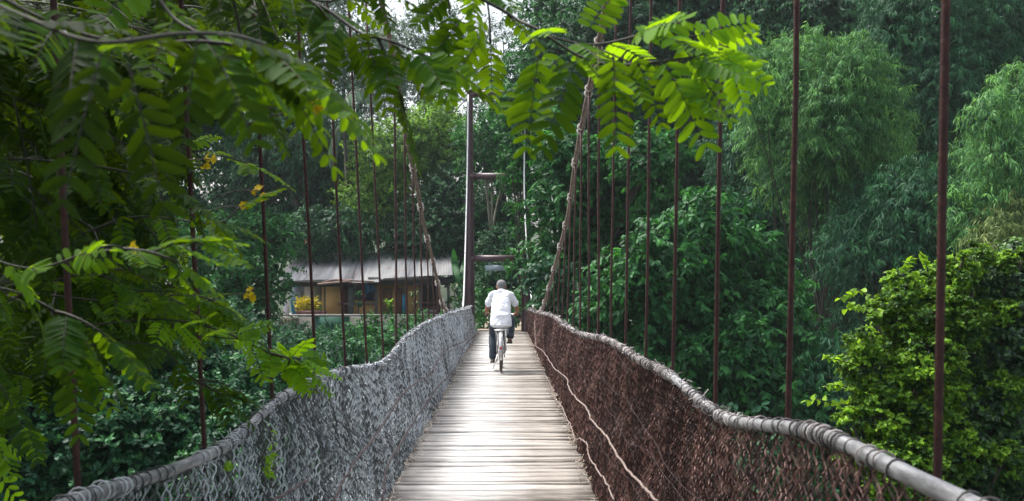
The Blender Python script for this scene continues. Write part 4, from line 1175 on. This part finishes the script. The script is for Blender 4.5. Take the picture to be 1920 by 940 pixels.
man = empty('person', O3); tag(man, 'grey haired man in white short sleeved shirt and slate trousers riding a bicycle away', 'person')
def skinned(name, chains, mat, parent, vox=.011, smooth_it=4, extra=()):
    m = MB()
    for pts, r in chains:
        pts = [Lp(*p) for p in pts]
        r = np.array(r, float)
        for q in range(len(pts) - 1):      # capsule pieces, merged by the voxel remesh
            n = 6
            t = np.linspace(0, 1, n)[:, None]
            if r.ndim == 1: m.tube(pts[q] + (pts[q+1] - pts[q]) * t, np.linspace(r[q], r[q+1], n), 12)
            else:
                for tt in np.linspace(0, 1, 7):
                    rr = r[q] * (1 - tt) + r[q+1] * tt
                    V, Q, T_ = ell(pts[q] * (1 - tt) + pts[q+1] * tt, rr, 16, 10); m.add(V, Q, T_)
        for p, rr in zip(pts, r):
            V, Q, T_ = ell(p, rr if np.ndim(rr) else (rr, rr, rr), 12, 8); m.add(V, Q, T_)
    for V, Q, T_ in extra: m.add(V, Q, T_)
    o = m.build(name, mat, parent)
    md = o.modifiers.new('remesh', 'REMESH'); md.mode = 'VOXEL'; md.voxel_size = vox; md.use_smooth_shade = True
    ms = o.modifiers.new('smooth', 'SMOOTH'); ms.iterations = smooth_it; ms.factor = .6
    return o
hip = (0, RY + .16, .94)
LH = (-.255, RY + .76, .935); RH = (.255, RY + .74, .925)
shL = (-.165, RY + .33, 1.285); shR = (.165, RY + .33, 1.285)
elL = (-.245, RY + .40, 1.03); elR = (.27, RY + .42, 1.04)
def hand(c, sx):
    """palm and five curled fingers closed round the grip"""
    c = np.array(c); out = []
    ch = [([c + [0, -.075, .03], c + [0, -.03, .028]], [(.026, .03, .020), (.036, .03, .016)])]
    for f, (dx, l) in enumerate(((-.030, .9), (-.010, 1.0), (.010, .95), (.029, .78))):
        b = c + [dx, 0, .026]
        ch.append(([b, b + [0, .030 * l, .006], b + [0, .040 * l, -.020 * l], b + [0, .022, -.042 * l]], [.0105, .010, .009, .008]))
    t = c + [-sx * .036, -.045, .02]
    ch.append(([t, t + [-sx * .016, .025, -.012], t + [-sx * .006, .045, -.034]], [.0125, .011, .009]))
    return ch
head = np.array((0, RY + .47, 1.43))
ch = [
 ([(0, RY + .37, 1.30), (0, RY + .43, 1.38)], [.062, .056]),
 ([tuple(head + [0, -.012, .012]), tuple(head + [0, .02, -.015])], [(.078, .095, .092), (.066, .072, .085)]),
 ([tuple(head + [0, .05, -.055]), tuple(head + [0, .062, -.075])], [(.045, .035, .035), (.03, .025, .022)]),
 ([tuple(head + [0, .088, .005]), tuple(head + [0, .112, -.022])], [.009, .014]),
 ([tuple(head + [-.080, .0, .006]), tuple(head + [-.084, -.008, -.022])], [(.009, .017, .022), (.008, .012, .016)]),
 ([tuple(head + [.080, .0, .006]), tuple(head + [.084, -.008, -.022])], [(.009, .017, .022), (.008, .012, .016)]),
 ([tuple(head + [-.02, .09, -.048]), tuple(head + [.02, .09, -.048])], [.008, .008]),
 ([(0, RY + .16, .96), (0, RY + .24, 1.12), (0, RY + .32, 1.26)], [(.13, .10, .09), (.13, .095, .10), (.125, .08, .06)]),
 ([(-.1, RY + .33, 1.31), shL, elL, (-.265, RY + .66, .965)], [.05, .052, .038, .027]),
 ([(.1, RY + .33, 1.31), shR, elR, (.265, RY + .66, .955)], [.05, .052, .038, .027]),
 ([(-.085, RY + .18, .90), (-.135, RY + .56, .62), (-.14, RY + .42, .24)], [.08, .055, .036]),
 ([(.085, RY + .18, .92), (.165, RY + .60, .86), (.15, RY + .40, .57)], [.08, .055, .036]),
 ([(-.14, RY + .42, .24), (-.14, RY + .40, .19), (-.142, RY + .50, .165)], [.034, .034, .028]),
 ([(.15, RY + .40, .57), (.145, RY + .37, .525), (.145, RY + .47, .495)], [.034, .034, .028]),
] + [(list(map(tuple, a)), b) for a, b in hand(LH, -1)] + [(list(map(tuple, a)), b) for a, b in hand(RH, 1)]
body = skinned('body', ch, MM['skin'], man, vox=.0075, smooth_it=3)
for sx in (-1, 1):
    V, Q, T_ = ell(Lp(*(head + [sx * .03, .086, .012])), (.012, .008, .008), 10, 6); MB().add(V, Q, T_).build('eye', MM['eye'], man, smooth=True)
hv = MB()
for c_, r_2 in ((head + [0, -.022, .030], (.084, .098, .084)), (head + [0, -.056, -.006], (.066, .050, .052)), (head + [-.070, -.03, .022], (.012, .035, .030)), (head + [.070, -.03, .022], (.012, .035, .030))):
    V, Q, T_ = ell(Lp(*c_), r_2, 20, 14); hv.add(V + rng.normal(0, .0022, V.shape), Q, T_)
hv.build('hair', MM['hair'], man, smooth=True)
shirt = skinned('shirt', [
 ([(0, RY + .095, .785), (0, RY + .13, .94), (0, RY + .22, 1.12), (0, RY + .30, 1.25)], [(.186, .170, .06), (.178, .148, .08), (.168, .125, .09), (.155, .105, .06)]),
 ([(-.05, RY + .34, 1.318), (-.155, RY + .33, 1.28), (-.215, RY + .37, 1.135)], [.055, .064, .064]),
 ([(.05, RY + .34, 1.318), (.155, RY + .33, 1.28), (.235, RY + .38, 1.14)], [.055, .064, .064]),
 ([(0, RY + .375, 1.355), (0, RY + .385, 1.37)], [(.066, .062, .022), (.062, .060, .016)]),
], MM['shirt'], man, vox=.011, smooth_it=3)
tex = bpy.data.textures.new('cloth_folds', 'CLOUDS'); tex.noise_scale = .09; tex.noise_depth = 2
md = shirt.modifiers.new('folds', 'DISPLACE'); md.texture = tex; md.strength = .034; md.texture_coords = 'LOCAL'
tr = skinned('trousers', [
 ([(0, RY + .12, .86), (0, RY + .16, .93)], [(.165, .14, .06), (.165, .13, .06)]),
 ([(-.09, RY + .16, .88), (-.14, RY + .54, .63), (-.142, RY + .43, .40), (-.142, RY + .405, .235)], [.105, .080, .073, .070]),
 ([(.09, RY + .16, .90), (.165, RY + .58, .865), (.155, RY + .42, .64), (.15, RY + .40, .59)], [.105, .080, .072, .069]),
], MM['jeans'], man, vox=.011, smooth_it=3)
md = tr.modifiers.new('folds', 'DISPLACE'); md.texture = tex; md.strength = .02; md.texture_coords = 'LOCAL'
for nm, (x, y, z) in (('sandal', (-.142, RY + .45, .155)), ('sandal', (.145, RY + .43, .487))):
    s = skinned(nm, [([(x, y - .10, z - .0), (x, y, z - .003), (x, y + .11, z - .004)], [(.040, .04, .018), (.043, .05, .016), (.045, .045, .014)]),
                     ([(x - .03, y + .07, z + .01), (x, y + .05, z + .045), (x + .03, y + .07, z + .01)], [.012, .013, .012]),
                     ([(x - .03, y - .08, z + .02), (x, y - .125, z + .035), (x + .03, y - .08, z + .02)], [.011, .012, .011])], MM['shoe'], man, vox=.008, smooth_it=1)

# ------------------------------------------------------------------ flowering tree hanging over the near end
ft = empty('flowering_tree', (-4.6, 1.2, float(ground_z(-4.6, 1.2))))
tag(ft, 'near overhanging tree with feathery compound leaves and small yellow flowers, left and top', 'tree')
wood = MB(); LF = {'b': [], 'd': [], 'n': [], 'L': [], 'k': [], 's': [], 't': []}
def add_leaf(b, d, n, L, k, s, t):
    for key, v in zip('bdnLkst', (b, d, n, L, k, s, t)): LF[key].append(v)
def leafy(p, step=.045, L=.22, s=1.0, start=0, tint=.5, droop=.55, spin=0):
    """compound leaves along twig p"""
    seg = np.linalg.norm(np.diff(p, axis=0), axis=1); cum = np.concatenate([[0], np.cumsum(seg)])
    tot = cum[-1]; x = start * tot; sd = 1
    while x < tot:
        q = np.array([np.interp(x, cum, p[:, a]) for a in range(3)])
        q2 = np.array([np.interp(min(x + .02, tot), cum, p[:, a]) for a in range(3)]); q1 = np.array([np.interp(max(x - .02, 0), cum, p[:, a]) for a in range(3)])
        tg = nrm(q2 - q1)
        ang = rng.normal(0, .6)
        sdv = nrm(np.cross(tg, [0, 0, 1.0])); 
        d = nrm(tg * rng.uniform(.3, .8) + sdv * sd * math.cos(ang) * .8 + np.array([0, 0, math.sin(ang) * .5 - droop * rng.uniform(.3, 1.2)]))
        n = np.array([0, 0, 1.0]) + rng.normal(0, .35, 3) + np.array([0, -.35, 0])
        add_leaf(q, d, n, L * rng.uniform(.75, 1.15), int(rng.integers(7, 11)), s, float(np.clip(rng.normal(tint, .13), 0, 1)))
        sd = -sd; x += step * s * rng.uniform(.7, 1.3)
    add_leaf(p[-1], nrm(p[-1] - p[-3]) + [0, 0, -.2], np.array([0, 0, 1.0]), L, 9, s, tint)
def reach(y):      # how far right the crown's own mass comes (its outline is uneven)
    return float(np.interp(y, [-400, 0, 90, 170, 230, 300, 420, 520, 600, 660, 700, 740], [760, 700, 620, 540, 420, 360, 330, 380, 430, 400, 260, 60])) + 35 * math.sin(y * .045)
def outside(q):
    if q[1] < .4: return False
    px = 960 + q[0] / q[1] * F; py = 510 - (q[2] - ZC) / q[1] * F
    return -60 < py < 1000 and px > reach(py)
def bough(pix, r=.009, step=.05, L=.22, s=1.0, tint=.5, sub=3, start=.25, droop=.55, world=False):
    L = L * .80
    n0 = len(LF['b'])
    pts = np.array([P(*q) for q in pix]) if not world else np.array(pix)
    if world and (outside(pts[-1]) or outside(pts[2]) or outside(pts[0])): return
    if not world:
        j = rng.normal(0, .028 if pix[0][2] > 2 else .008, pts.shape); j[0] = 0; pts = pts + j
    r = r * .42
    p = smooth_path(pts, 8)
    wood.tube(p, np.linspace(r, .003, len(p)), 6)
    leafy(p, step * 1.3, L, s, start, tint, droop)
    n = len(p)
    for _ in range(sub):
        a = p[int(rng.integers(n // 4, n - 2))]
        tg = nrm(p[-1] - p[0]); d = nrm(tg * .9 + rng.normal(0, .4 if world else .3, 3))
        l = rng.uniform(.15, .4) * (1 if world else .35)
        q = np.array([a + d * l * t + np.array([0, 0, -.25]) * l * t * t for t in np.linspace(0, 1, 6)])
        wood.tube(q, np.linspace(.004, .002, 6), 4)
        leafy(q, step * 1.3, L * .9, s, .2, tint, droop)
    if world:
        bad = [k for k in range(n0, len(LF['b'])) if outside(LF['b'][k] + nrm(LF['d'][k]) * LF['L'][k])]
        for k in bad[::-1]:
            for key in LF: LF[key].pop(k)

# the bough crossing the top right
bough([(840, -260, 2.3), (900, -60, 2.3), (960, 40, 2.25), (1050, 85, 2.2), (1150, 98, 2.15), (1260, 75, 2.1), (1360, 82, 2.1)], .010, .075, .155, tint=.6, sub=0, start=.35, droop=.5)
bough([(1000, 60, 2.25), (1080, 70, 2.2), (1180, 60, 2.2), (1300, 75, 2.2)], .006, .05, .2, tint=.75, sub=1, droop=.15)
bough([(900, -60, 2.3), (930, 10, 2.35), (905, 60, 2.4)], .005, .06, .15, tint=.5, sub=0, droop=.3)
bough([(1130, 95, 2.15), (1220, 115, 2.1), (1290, 130, 2.05)], .005, .07, .16, tint=.6, sub=0, droop=.5)
bough([(940, -60, 2.4), (870, -30, 2.4), (840, 10, 2.4)], .005, .06, .14, tint=.35, sub=0, droop=.5)
# explicit big hanging leaves
for (px, py, D, dx, dz, L, t) in ((1010, 105, 2.15, -.15, -1, .19, .6), (1085, 105, 2.05, -.45, -1, .20, .35), (1150, 100, 2.05, .05, -1, .18, .5), (1190, 100, 2.1, .45, -1, .15, .5), (1240, 105, 2.05, .5, -1, .20, .75), (1290, 110, 2.05, .7, -.75, .15, .75), (1345, 100, 2.1, .9, -.5, .12, .95), (1360, 95, 2.1, .4, -1, .12, 1.0), (1060, 100, 2.2, -.8, -.7, .18, .7), (905, 60, 2.3, -.6, -.9, .17, .65), (870, 30, 2.35, -.7, -.8, .16, .6), (1300, 70, 2.1, .8, .35, .14, .9), (1200, 70, 2.15, .7, .45, .16, .8), (1100, 60, 2.2, .3, .5, .16, .7)):
    add_leaf(P(px, py, D), np.array([dx, rng.normal(0, .2), dz]), np.array([rng.normal(0, .15), -.9, .45]), L * .9, 9, 1.0, t)
# top left boughs, crown shade put into the lowest leaf tints
bough([(300, -300, 2.4), (430, -90, 2.2), (560, -10, 2.1), (670, 40, 2.05), (750, 70, 2.0), (810, 100, 2.0)], .010, .055, .14, tint=.36, sub=2, start=.2, droop=.3)
bough([(480, -200, 2.6), (540, -60, 2.5), (620, -10, 2.5), (700, -20, 2.5)], .008, .055, .17, tint=.30, sub=2, droop=.3)
bough([(380, -80, 2.3), (430, 20, 2.3), (480, 80, 2.3), (520, 100, 2.3)], .007, .055, .15, tint=.2, sub=2, droop=.4)
bough([(-100, -60, 1.7), (80, 50, 1.65), (230, 85, 1.6), (370, 70, 1.6), (480, 95, 1.6), (540, 135, 1.6)], .009, .05, .19, tint=.55, sub=2, start=.2, droop=.5)
bough([(230, -120, 1.8), (300, 20, 1.75), (370, 60, 1.7), (430, 90, 1.7)], .007, .05, .19, tint=.6, sub=1, droop=.4)
for (px, py, D, dx, dz, L, t) in ((190, 100, 1.15, -.15, -1, .17, .02), (240, 120, 1.2, .25, -1, .16, .04), (370, 70, 1.3, -.1, -1, .15, .14), (400, 90, 1.35, .5, -.9, .14, .18), (500, 90, 1.6, .6, -.6, .13, .6), (530, 60, 1.9, .15, -1, .17, .15), (610, 50, 2.0, .0, -1, .13, .2), (690, 80, 2.0, .3, -.9, .13, .45), (760, 90, 2.0, .7, -.7, .14, .6), (790, 110, 2.0, .9, -.3, .12, .65)):
    add_leaf(P(px, py, D), np.array([dx, rng.normal(0, .2), dz]), np.array([rng.normal(0, .15), -.9, .45]), L * .9, 8, 1.0, t)
bough([(-160, -60, 1.4), (40, 50, 1.3), (200, 80, 1.25), (330, 60, 1.3), (430, 70, 1.4), (520, 75, 1.6)], .007, .06, .15, tint=.08, sub=0, start=0, droop=.6)
# middle and lower boughs; sunlit sprays painted brighter by tint
bough([(-100, 300, 2.9), (60, 300, 2.9), (220, 300, 2.9), (330, 320, 2.9)], .008, .05, .22, tint=.22, sub=3, droop=.5)
bough([(120, 330, 3.6), (280, 290, 3.6), (400, 300, 3.6), (490, 298, 3.6)], .005, .06, .16, tint=.7, sub=0, start=.5, droop=.2)
bough([(150, 440, 3.2), (300, 400, 3.2), (400, 405, 3.2), (450, 395, 3.2)], .006, .06, .18, tint=.35, sub=1, droop=.5)
bough([(-60, 470, 2.2), (60, 480, 2.2), (170, 475, 2.2), (240, 465, 2.2), (290, 480, 2.2)], .006, .05, .15, tint=.65, sub=2, start=.05, droop=.15)
bough([(-60, 600, 3.2), (120, 530, 3.2), (240, 520, 3.2), (330, 560, 3.2)], .008, .045, .17, tint=.5, sub=3, droop=.3)
bough([(60, 550, 3.4), (220, 550, 3.4), (340, 555, 3.3), (440, 570, 3.3)], .008, .045, .16, tint=.5, sub=3, droop=.2)
bough([(100, 620, 3.3), (280, 620, 3.2), (420, 625, 3.15), (510, 640, 3.1), (570, 665, 3.1)], .008, .042, .15, tint=.85, sub=2, start=.35, droop=.15)
bough([(380, 630, 3.1), (480, 650, 3.1), (540, 670, 3.1), (560, 700, 3.1)], .005, .045, .11, tint=.9, sub=0, start=.3, droop=.3)
bough([(80, 660, 3.2), (250, 660, 3.2), (330, 700, 3.2), (400, 730, 3.2)], .006, .05, .16, tint=.2, sub=1, droop=.4)
bough([(-80, 540, 2.2), (20, 580, 2.2), (90, 600, 2.2), (150, 640, 2.2)], .007, .05, .2, tint=.35, sub=2, droop=.6)
# the crown's dark mass on the left, then unseen boughs added for shade
def rand_bough(x, y, z, dirx=1.0, tint=.25, n=1):
    b = np.array([x, y, z]); d = nrm(np.array([dirx * rng.uniform(.3, 1), rng.normal(0, .5), rng.uniform(-.5, .15)]))
    l = rng.uniform(.5, 1.0)
    pts = [b + d * l * t + np.array([0, 0, -.28 * l]) * t * t for t in np.linspace(0, 1, 4)]
    bough(pts, .006, .06, .22, 1.0, float(np.clip(rng.normal(tint, .12), 0, 1)), 2, .1, .6, world=True)
for _ in range(240):
    px = rng.uniform(-150, 420); py = rng.uniform(-160, 680)
    if px > 300 and 180 < py < 420 and rng.random() < .8: continue
    Dm = max(2.3, 1.35 * F / (960 - px - 60))
    D = rng.uniform(Dm + .3, Dm + 2.6)
    q = P(px - 150 * 3 / D, py, D)
    rand_bough(*q, tint=.0 if py < 380 else (.30 if rng.random() < .6 else .62))  # upper left boughs tinted darkest, the crown's shade put into their colour
for _ in range(40):
    px = rng.uniform(250, 720); py = rng.uniform(-260, 30)
    q = P(px, py, rng.uniform(2.6, 4.2)); rand_bough(*q, tint=.15)
for _ in range(420):  # unseen boughs thickened overhead to keep sun off the left leaves
    rand_bough(rng.uniform(-5.6, -1.5), rng.uniform(-3.0, 4.6), rng.uniform(3.0, 5.2), tint=.15)
for _ in range(330):        # unseen boughs added behind the viewer and outside, shading the left leaves
    if rng.random() < .5: rand_bough(rng.uniform(-6.0, -3.2), rng.uniform(-3.0, 3.5), rng.uniform(.5, 4.0), tint=.2)
    else: rand_bough(rng.uniform(-5.0, -1.6), rng.uniform(-4.5, -1.0), rng.uniform(1.0, 4.5), tint=.2)
# limbs
base = np.array([-4.6, 1.2, float(ground_z(-4.6, 1.2))]); fork = base + [.3, .3, 3.2]
tk = MB(); tk.tube([base - [0, 0, .3], base + [.1, .1, 1.6], fork], [.2, .16, .14], 12)
for e, r in (((-1.6, 1.6, 4.3), .06), ((-2.6, 3.2, 3.6), .06), ((-3.2, 4.2, 1.9), .05), ((-3.6, 2.4, 4.8), .07), ((-.3, 2.3, 3.4), .03)):
    a = fork if r > .03 else np.array([-1.6, 1.6, 4.3])
    limb(tk, a, e, r * 1.4, r * .4, .06, 8)
limb(tk, base + [.05, .1, 1.0], (-2.8, 3.0, 1.2), .06, .02, .08, 8)
tk.build('trunk', M['bark'], ft, smooth=True)
# expand compound leaves to leaflets
b = np.array(LF['b']); d = nrm(np.array(LF['d'], float)); n_ = np.array(LF['n'], float); Ls = np.array(LF['L']); ks = np.array(LF['k']); tt = np.array(LF['t'])
print('compound leaves', len(b), 'leaflets', int(ks.sum()) * 2)
s = nrm(np.cross(d, n_)); nn = np.cross(s, d)
rep = np.repeat(np.arange(len(b)), ks * 2)
pos = np.concatenate([np.repeat((np.arange(k) + 1.0) / k, 2) for k in ks])
sd = np.concatenate([np.tile([1.0, -1.0], k) for k in ks])
def rach(i, t):
    L = Ls[i][:, None]; t = t[:, None]
    return b[i] + d[i] * L * t + np.array([0, 0, -.16]) * L * t ** 2
base_ = rach(rep, pos)
llen = (.046 + .007 * rng.normal(size=len(rep)) * .6) * (.72 + .55 * np.sin(np.pi * np.clip(pos * .85 + .1, 0, 1))) * np.clip(Ls[rep] / .19, .7, 1.15)
ld = nrm(s[rep] * sd[:, None] * 1.0 + d[rep] * (.38 + .9 * np.clip(pos - .85, 0, 1) * 3)[:, None] + np.array([0, 0, -.22]) + rng.normal(0, .09, (len(rep), 3)))
ln = nn[rep] + rng.normal(0, .22, (len(rep), 3))
ls = nrm(np.cross(ld, ln)); ln = np.cross(ls, ld)
prof = [(0, .0), (.12, .36), (.42, .5), (.78, .44), (.95, .2), (1.0, 0)]
W_ = llen * .36 * rng.uniform(.85, 1.12, len(llen))
rows = []
for t_, w_ in prof: rows.append(base_ + ld * (llen * t_)[:, None] + ls * (W_ * w_)[:, None] - ln * (llen * .10 * t_ ** 2)[:, None] + ln * (W_ * w_ * .25)[:, None])
for t_, w_ in prof[1:5][::-1]: rows.append(base_ + ld * (llen * t_)[:, None] - ls * (W_ * w_)[:, None] - ln * (llen * .10 * t_ ** 2)[:, None] + ln * (W_ * w_ * .25)[:, None])
mid1 = base_ + ld * (llen * .42)[:, None] - ln * (llen * .10 * .42 ** 2)[:, None]
rows.append(mid1); mid2 = base_ + ld * (llen * .78)[:, None] - ln * (llen * .10 * .78 ** 2)[:, None]; rows.append(mid2)
V = np.stack(rows, 1); N = len(rep); o_ = np.arange(N)[:, None] * 12
# 0 base 1..4 left, 5 tip, 6..9 right (95,78,42,12), 10 mid1, 11 mid2
Q = np.concatenate([o_ + np.array(q) for q in ([0, 1, 2, 10], [10, 2, 3, 11], [11, 3, 4, 5], [5, 6, 7, 11], [11, 7, 8, 10], [10, 8, 9, 0])])
tn = np.clip(tt[rep] + rng.normal(0, .07, N), 0, 1)
mesh('foliage', V.reshape(-1, 3), Q, M['leaf_near'], ft, np.repeat(tn, 12))
rm = MB()
A_ = np.arange(len(b))
p0, p1, p2 = rach(A_, np.zeros(len(b))), rach(A_, np.full(len(b), .5)), rach(A_, np.ones(len(b)))
off = np.stack([s * .0012, nn * .0012, -(s + nn) * .0009], 1)
ring = np.stack([p0[:, None] + off, p1[:, None] + off, p2[:, None] + off * .6], 1).reshape(-1, 3)
o9 = np.arange(len(b))[:, None] * 9
Q = np.concatenate([o9 + np.array([a * 3 + k, a * 3 + (k+1) % 3, (a+1) * 3 + (k+1) % 3, (a+1) * 3 + k]) for a in (0, 1) for k in range(3)])
mesh('leaf_stalks', ring, Q, M['twig'], ft)
wood.build('twigs', M['twig'], ft, smooth=True)
for px, py, D, k in ((597, 195, 2.25, 9), (585, 215, 2.25, 5), (485, 358, 3.4, 6), (462, 388, 3.4, 6), (470, 553, 3.3, 8), (395, 300, 3.4, 5), (386, 308, 3.4, 3), (255, 470, 2.3, 4), (1378, 100, 2.1, 0)):
    if not k: continue
    m = MB(); c = P(px, py, D)
    for _ in range(k):
        cc = c + rng.normal(0, .010, 3)
        ax = nrm(rng.normal(size=3) + [0, -1, .3]); h = nrm(np.cross(ax, [0, 0, 1.0])); g = np.cross(ax, h)
        for q in range(5):
            an = q * 2 * np.pi / 5
            dd = h * math.cos(an) + g * math.sin(an) + ax * .35
            V, Q, Tt = leaf_cards(cc[None], dd[None], ax[None], .014, .012, np.array([rng.uniform(.3, 1)]), 'oval')
            m.add(V, Q, tint=Tt)
    o = m.build('flower_cluster', M['petal'], ft)
    st_ = MB(); st_.tube(smooth_path([c + [-.14, .0, -.02], c + [-.07, 0, .0], c], 4), .0022, 4); st_.build('flower_stalk', M['twig'], o)
# sprigs of green caught in the left netting
m = MB()
gs = empty('creeper_sprig', on_net('l', 505, 850)); tag(gs, 'small bright green creeper hanging in the near grey netting', 'creeper')
for px, y0, y1 in ((508, 810, 900), (420, 870, 880), (498, 850, 895)):
    n = 26
    b_ = np.array([on_net('l', px + rng.normal(0, 3), rng.uniform(y0, y1), off=-.01) for _ in range(n)])
    V, Q, Tt = leaf_cards(b_, rng.normal(size=(n, 3)) + [0, 0, -.8], rng.normal(size=(n, 3)) * .5 + [1, -.6, .3], .022, .017, rng.uniform(.5, 1, n), 'heart')
    m.add(V, Q, tint=Tt)
m.build('leaves', M['leaf_vine'], gs)

# ------------------------------------------------------------------ humid air over the river
hm_, nt = new_mat('humid_air')
o_ = nod(nt, 'ShaderNodeOutputMaterial'); v_ = nod(nt, 'ShaderNodeVolumePrincipled')
v_.inputs['Color'].default_value = (.80, .93, .95, 1)
v_.inputs['Density'].default_value = .0005
nt.links.new(v_.outputs[0], o_.inputs['Volume'])
hz_ = MB().box([0, 90, 8], [350, 310, 34]).build('haze', hm_)
tag(hz_, kind='stuff', label='thin humid haze over the river valley', cat='haze')
sc.cycles.volume_bounces = 0
sc.cycles.volume_step_rate = 10
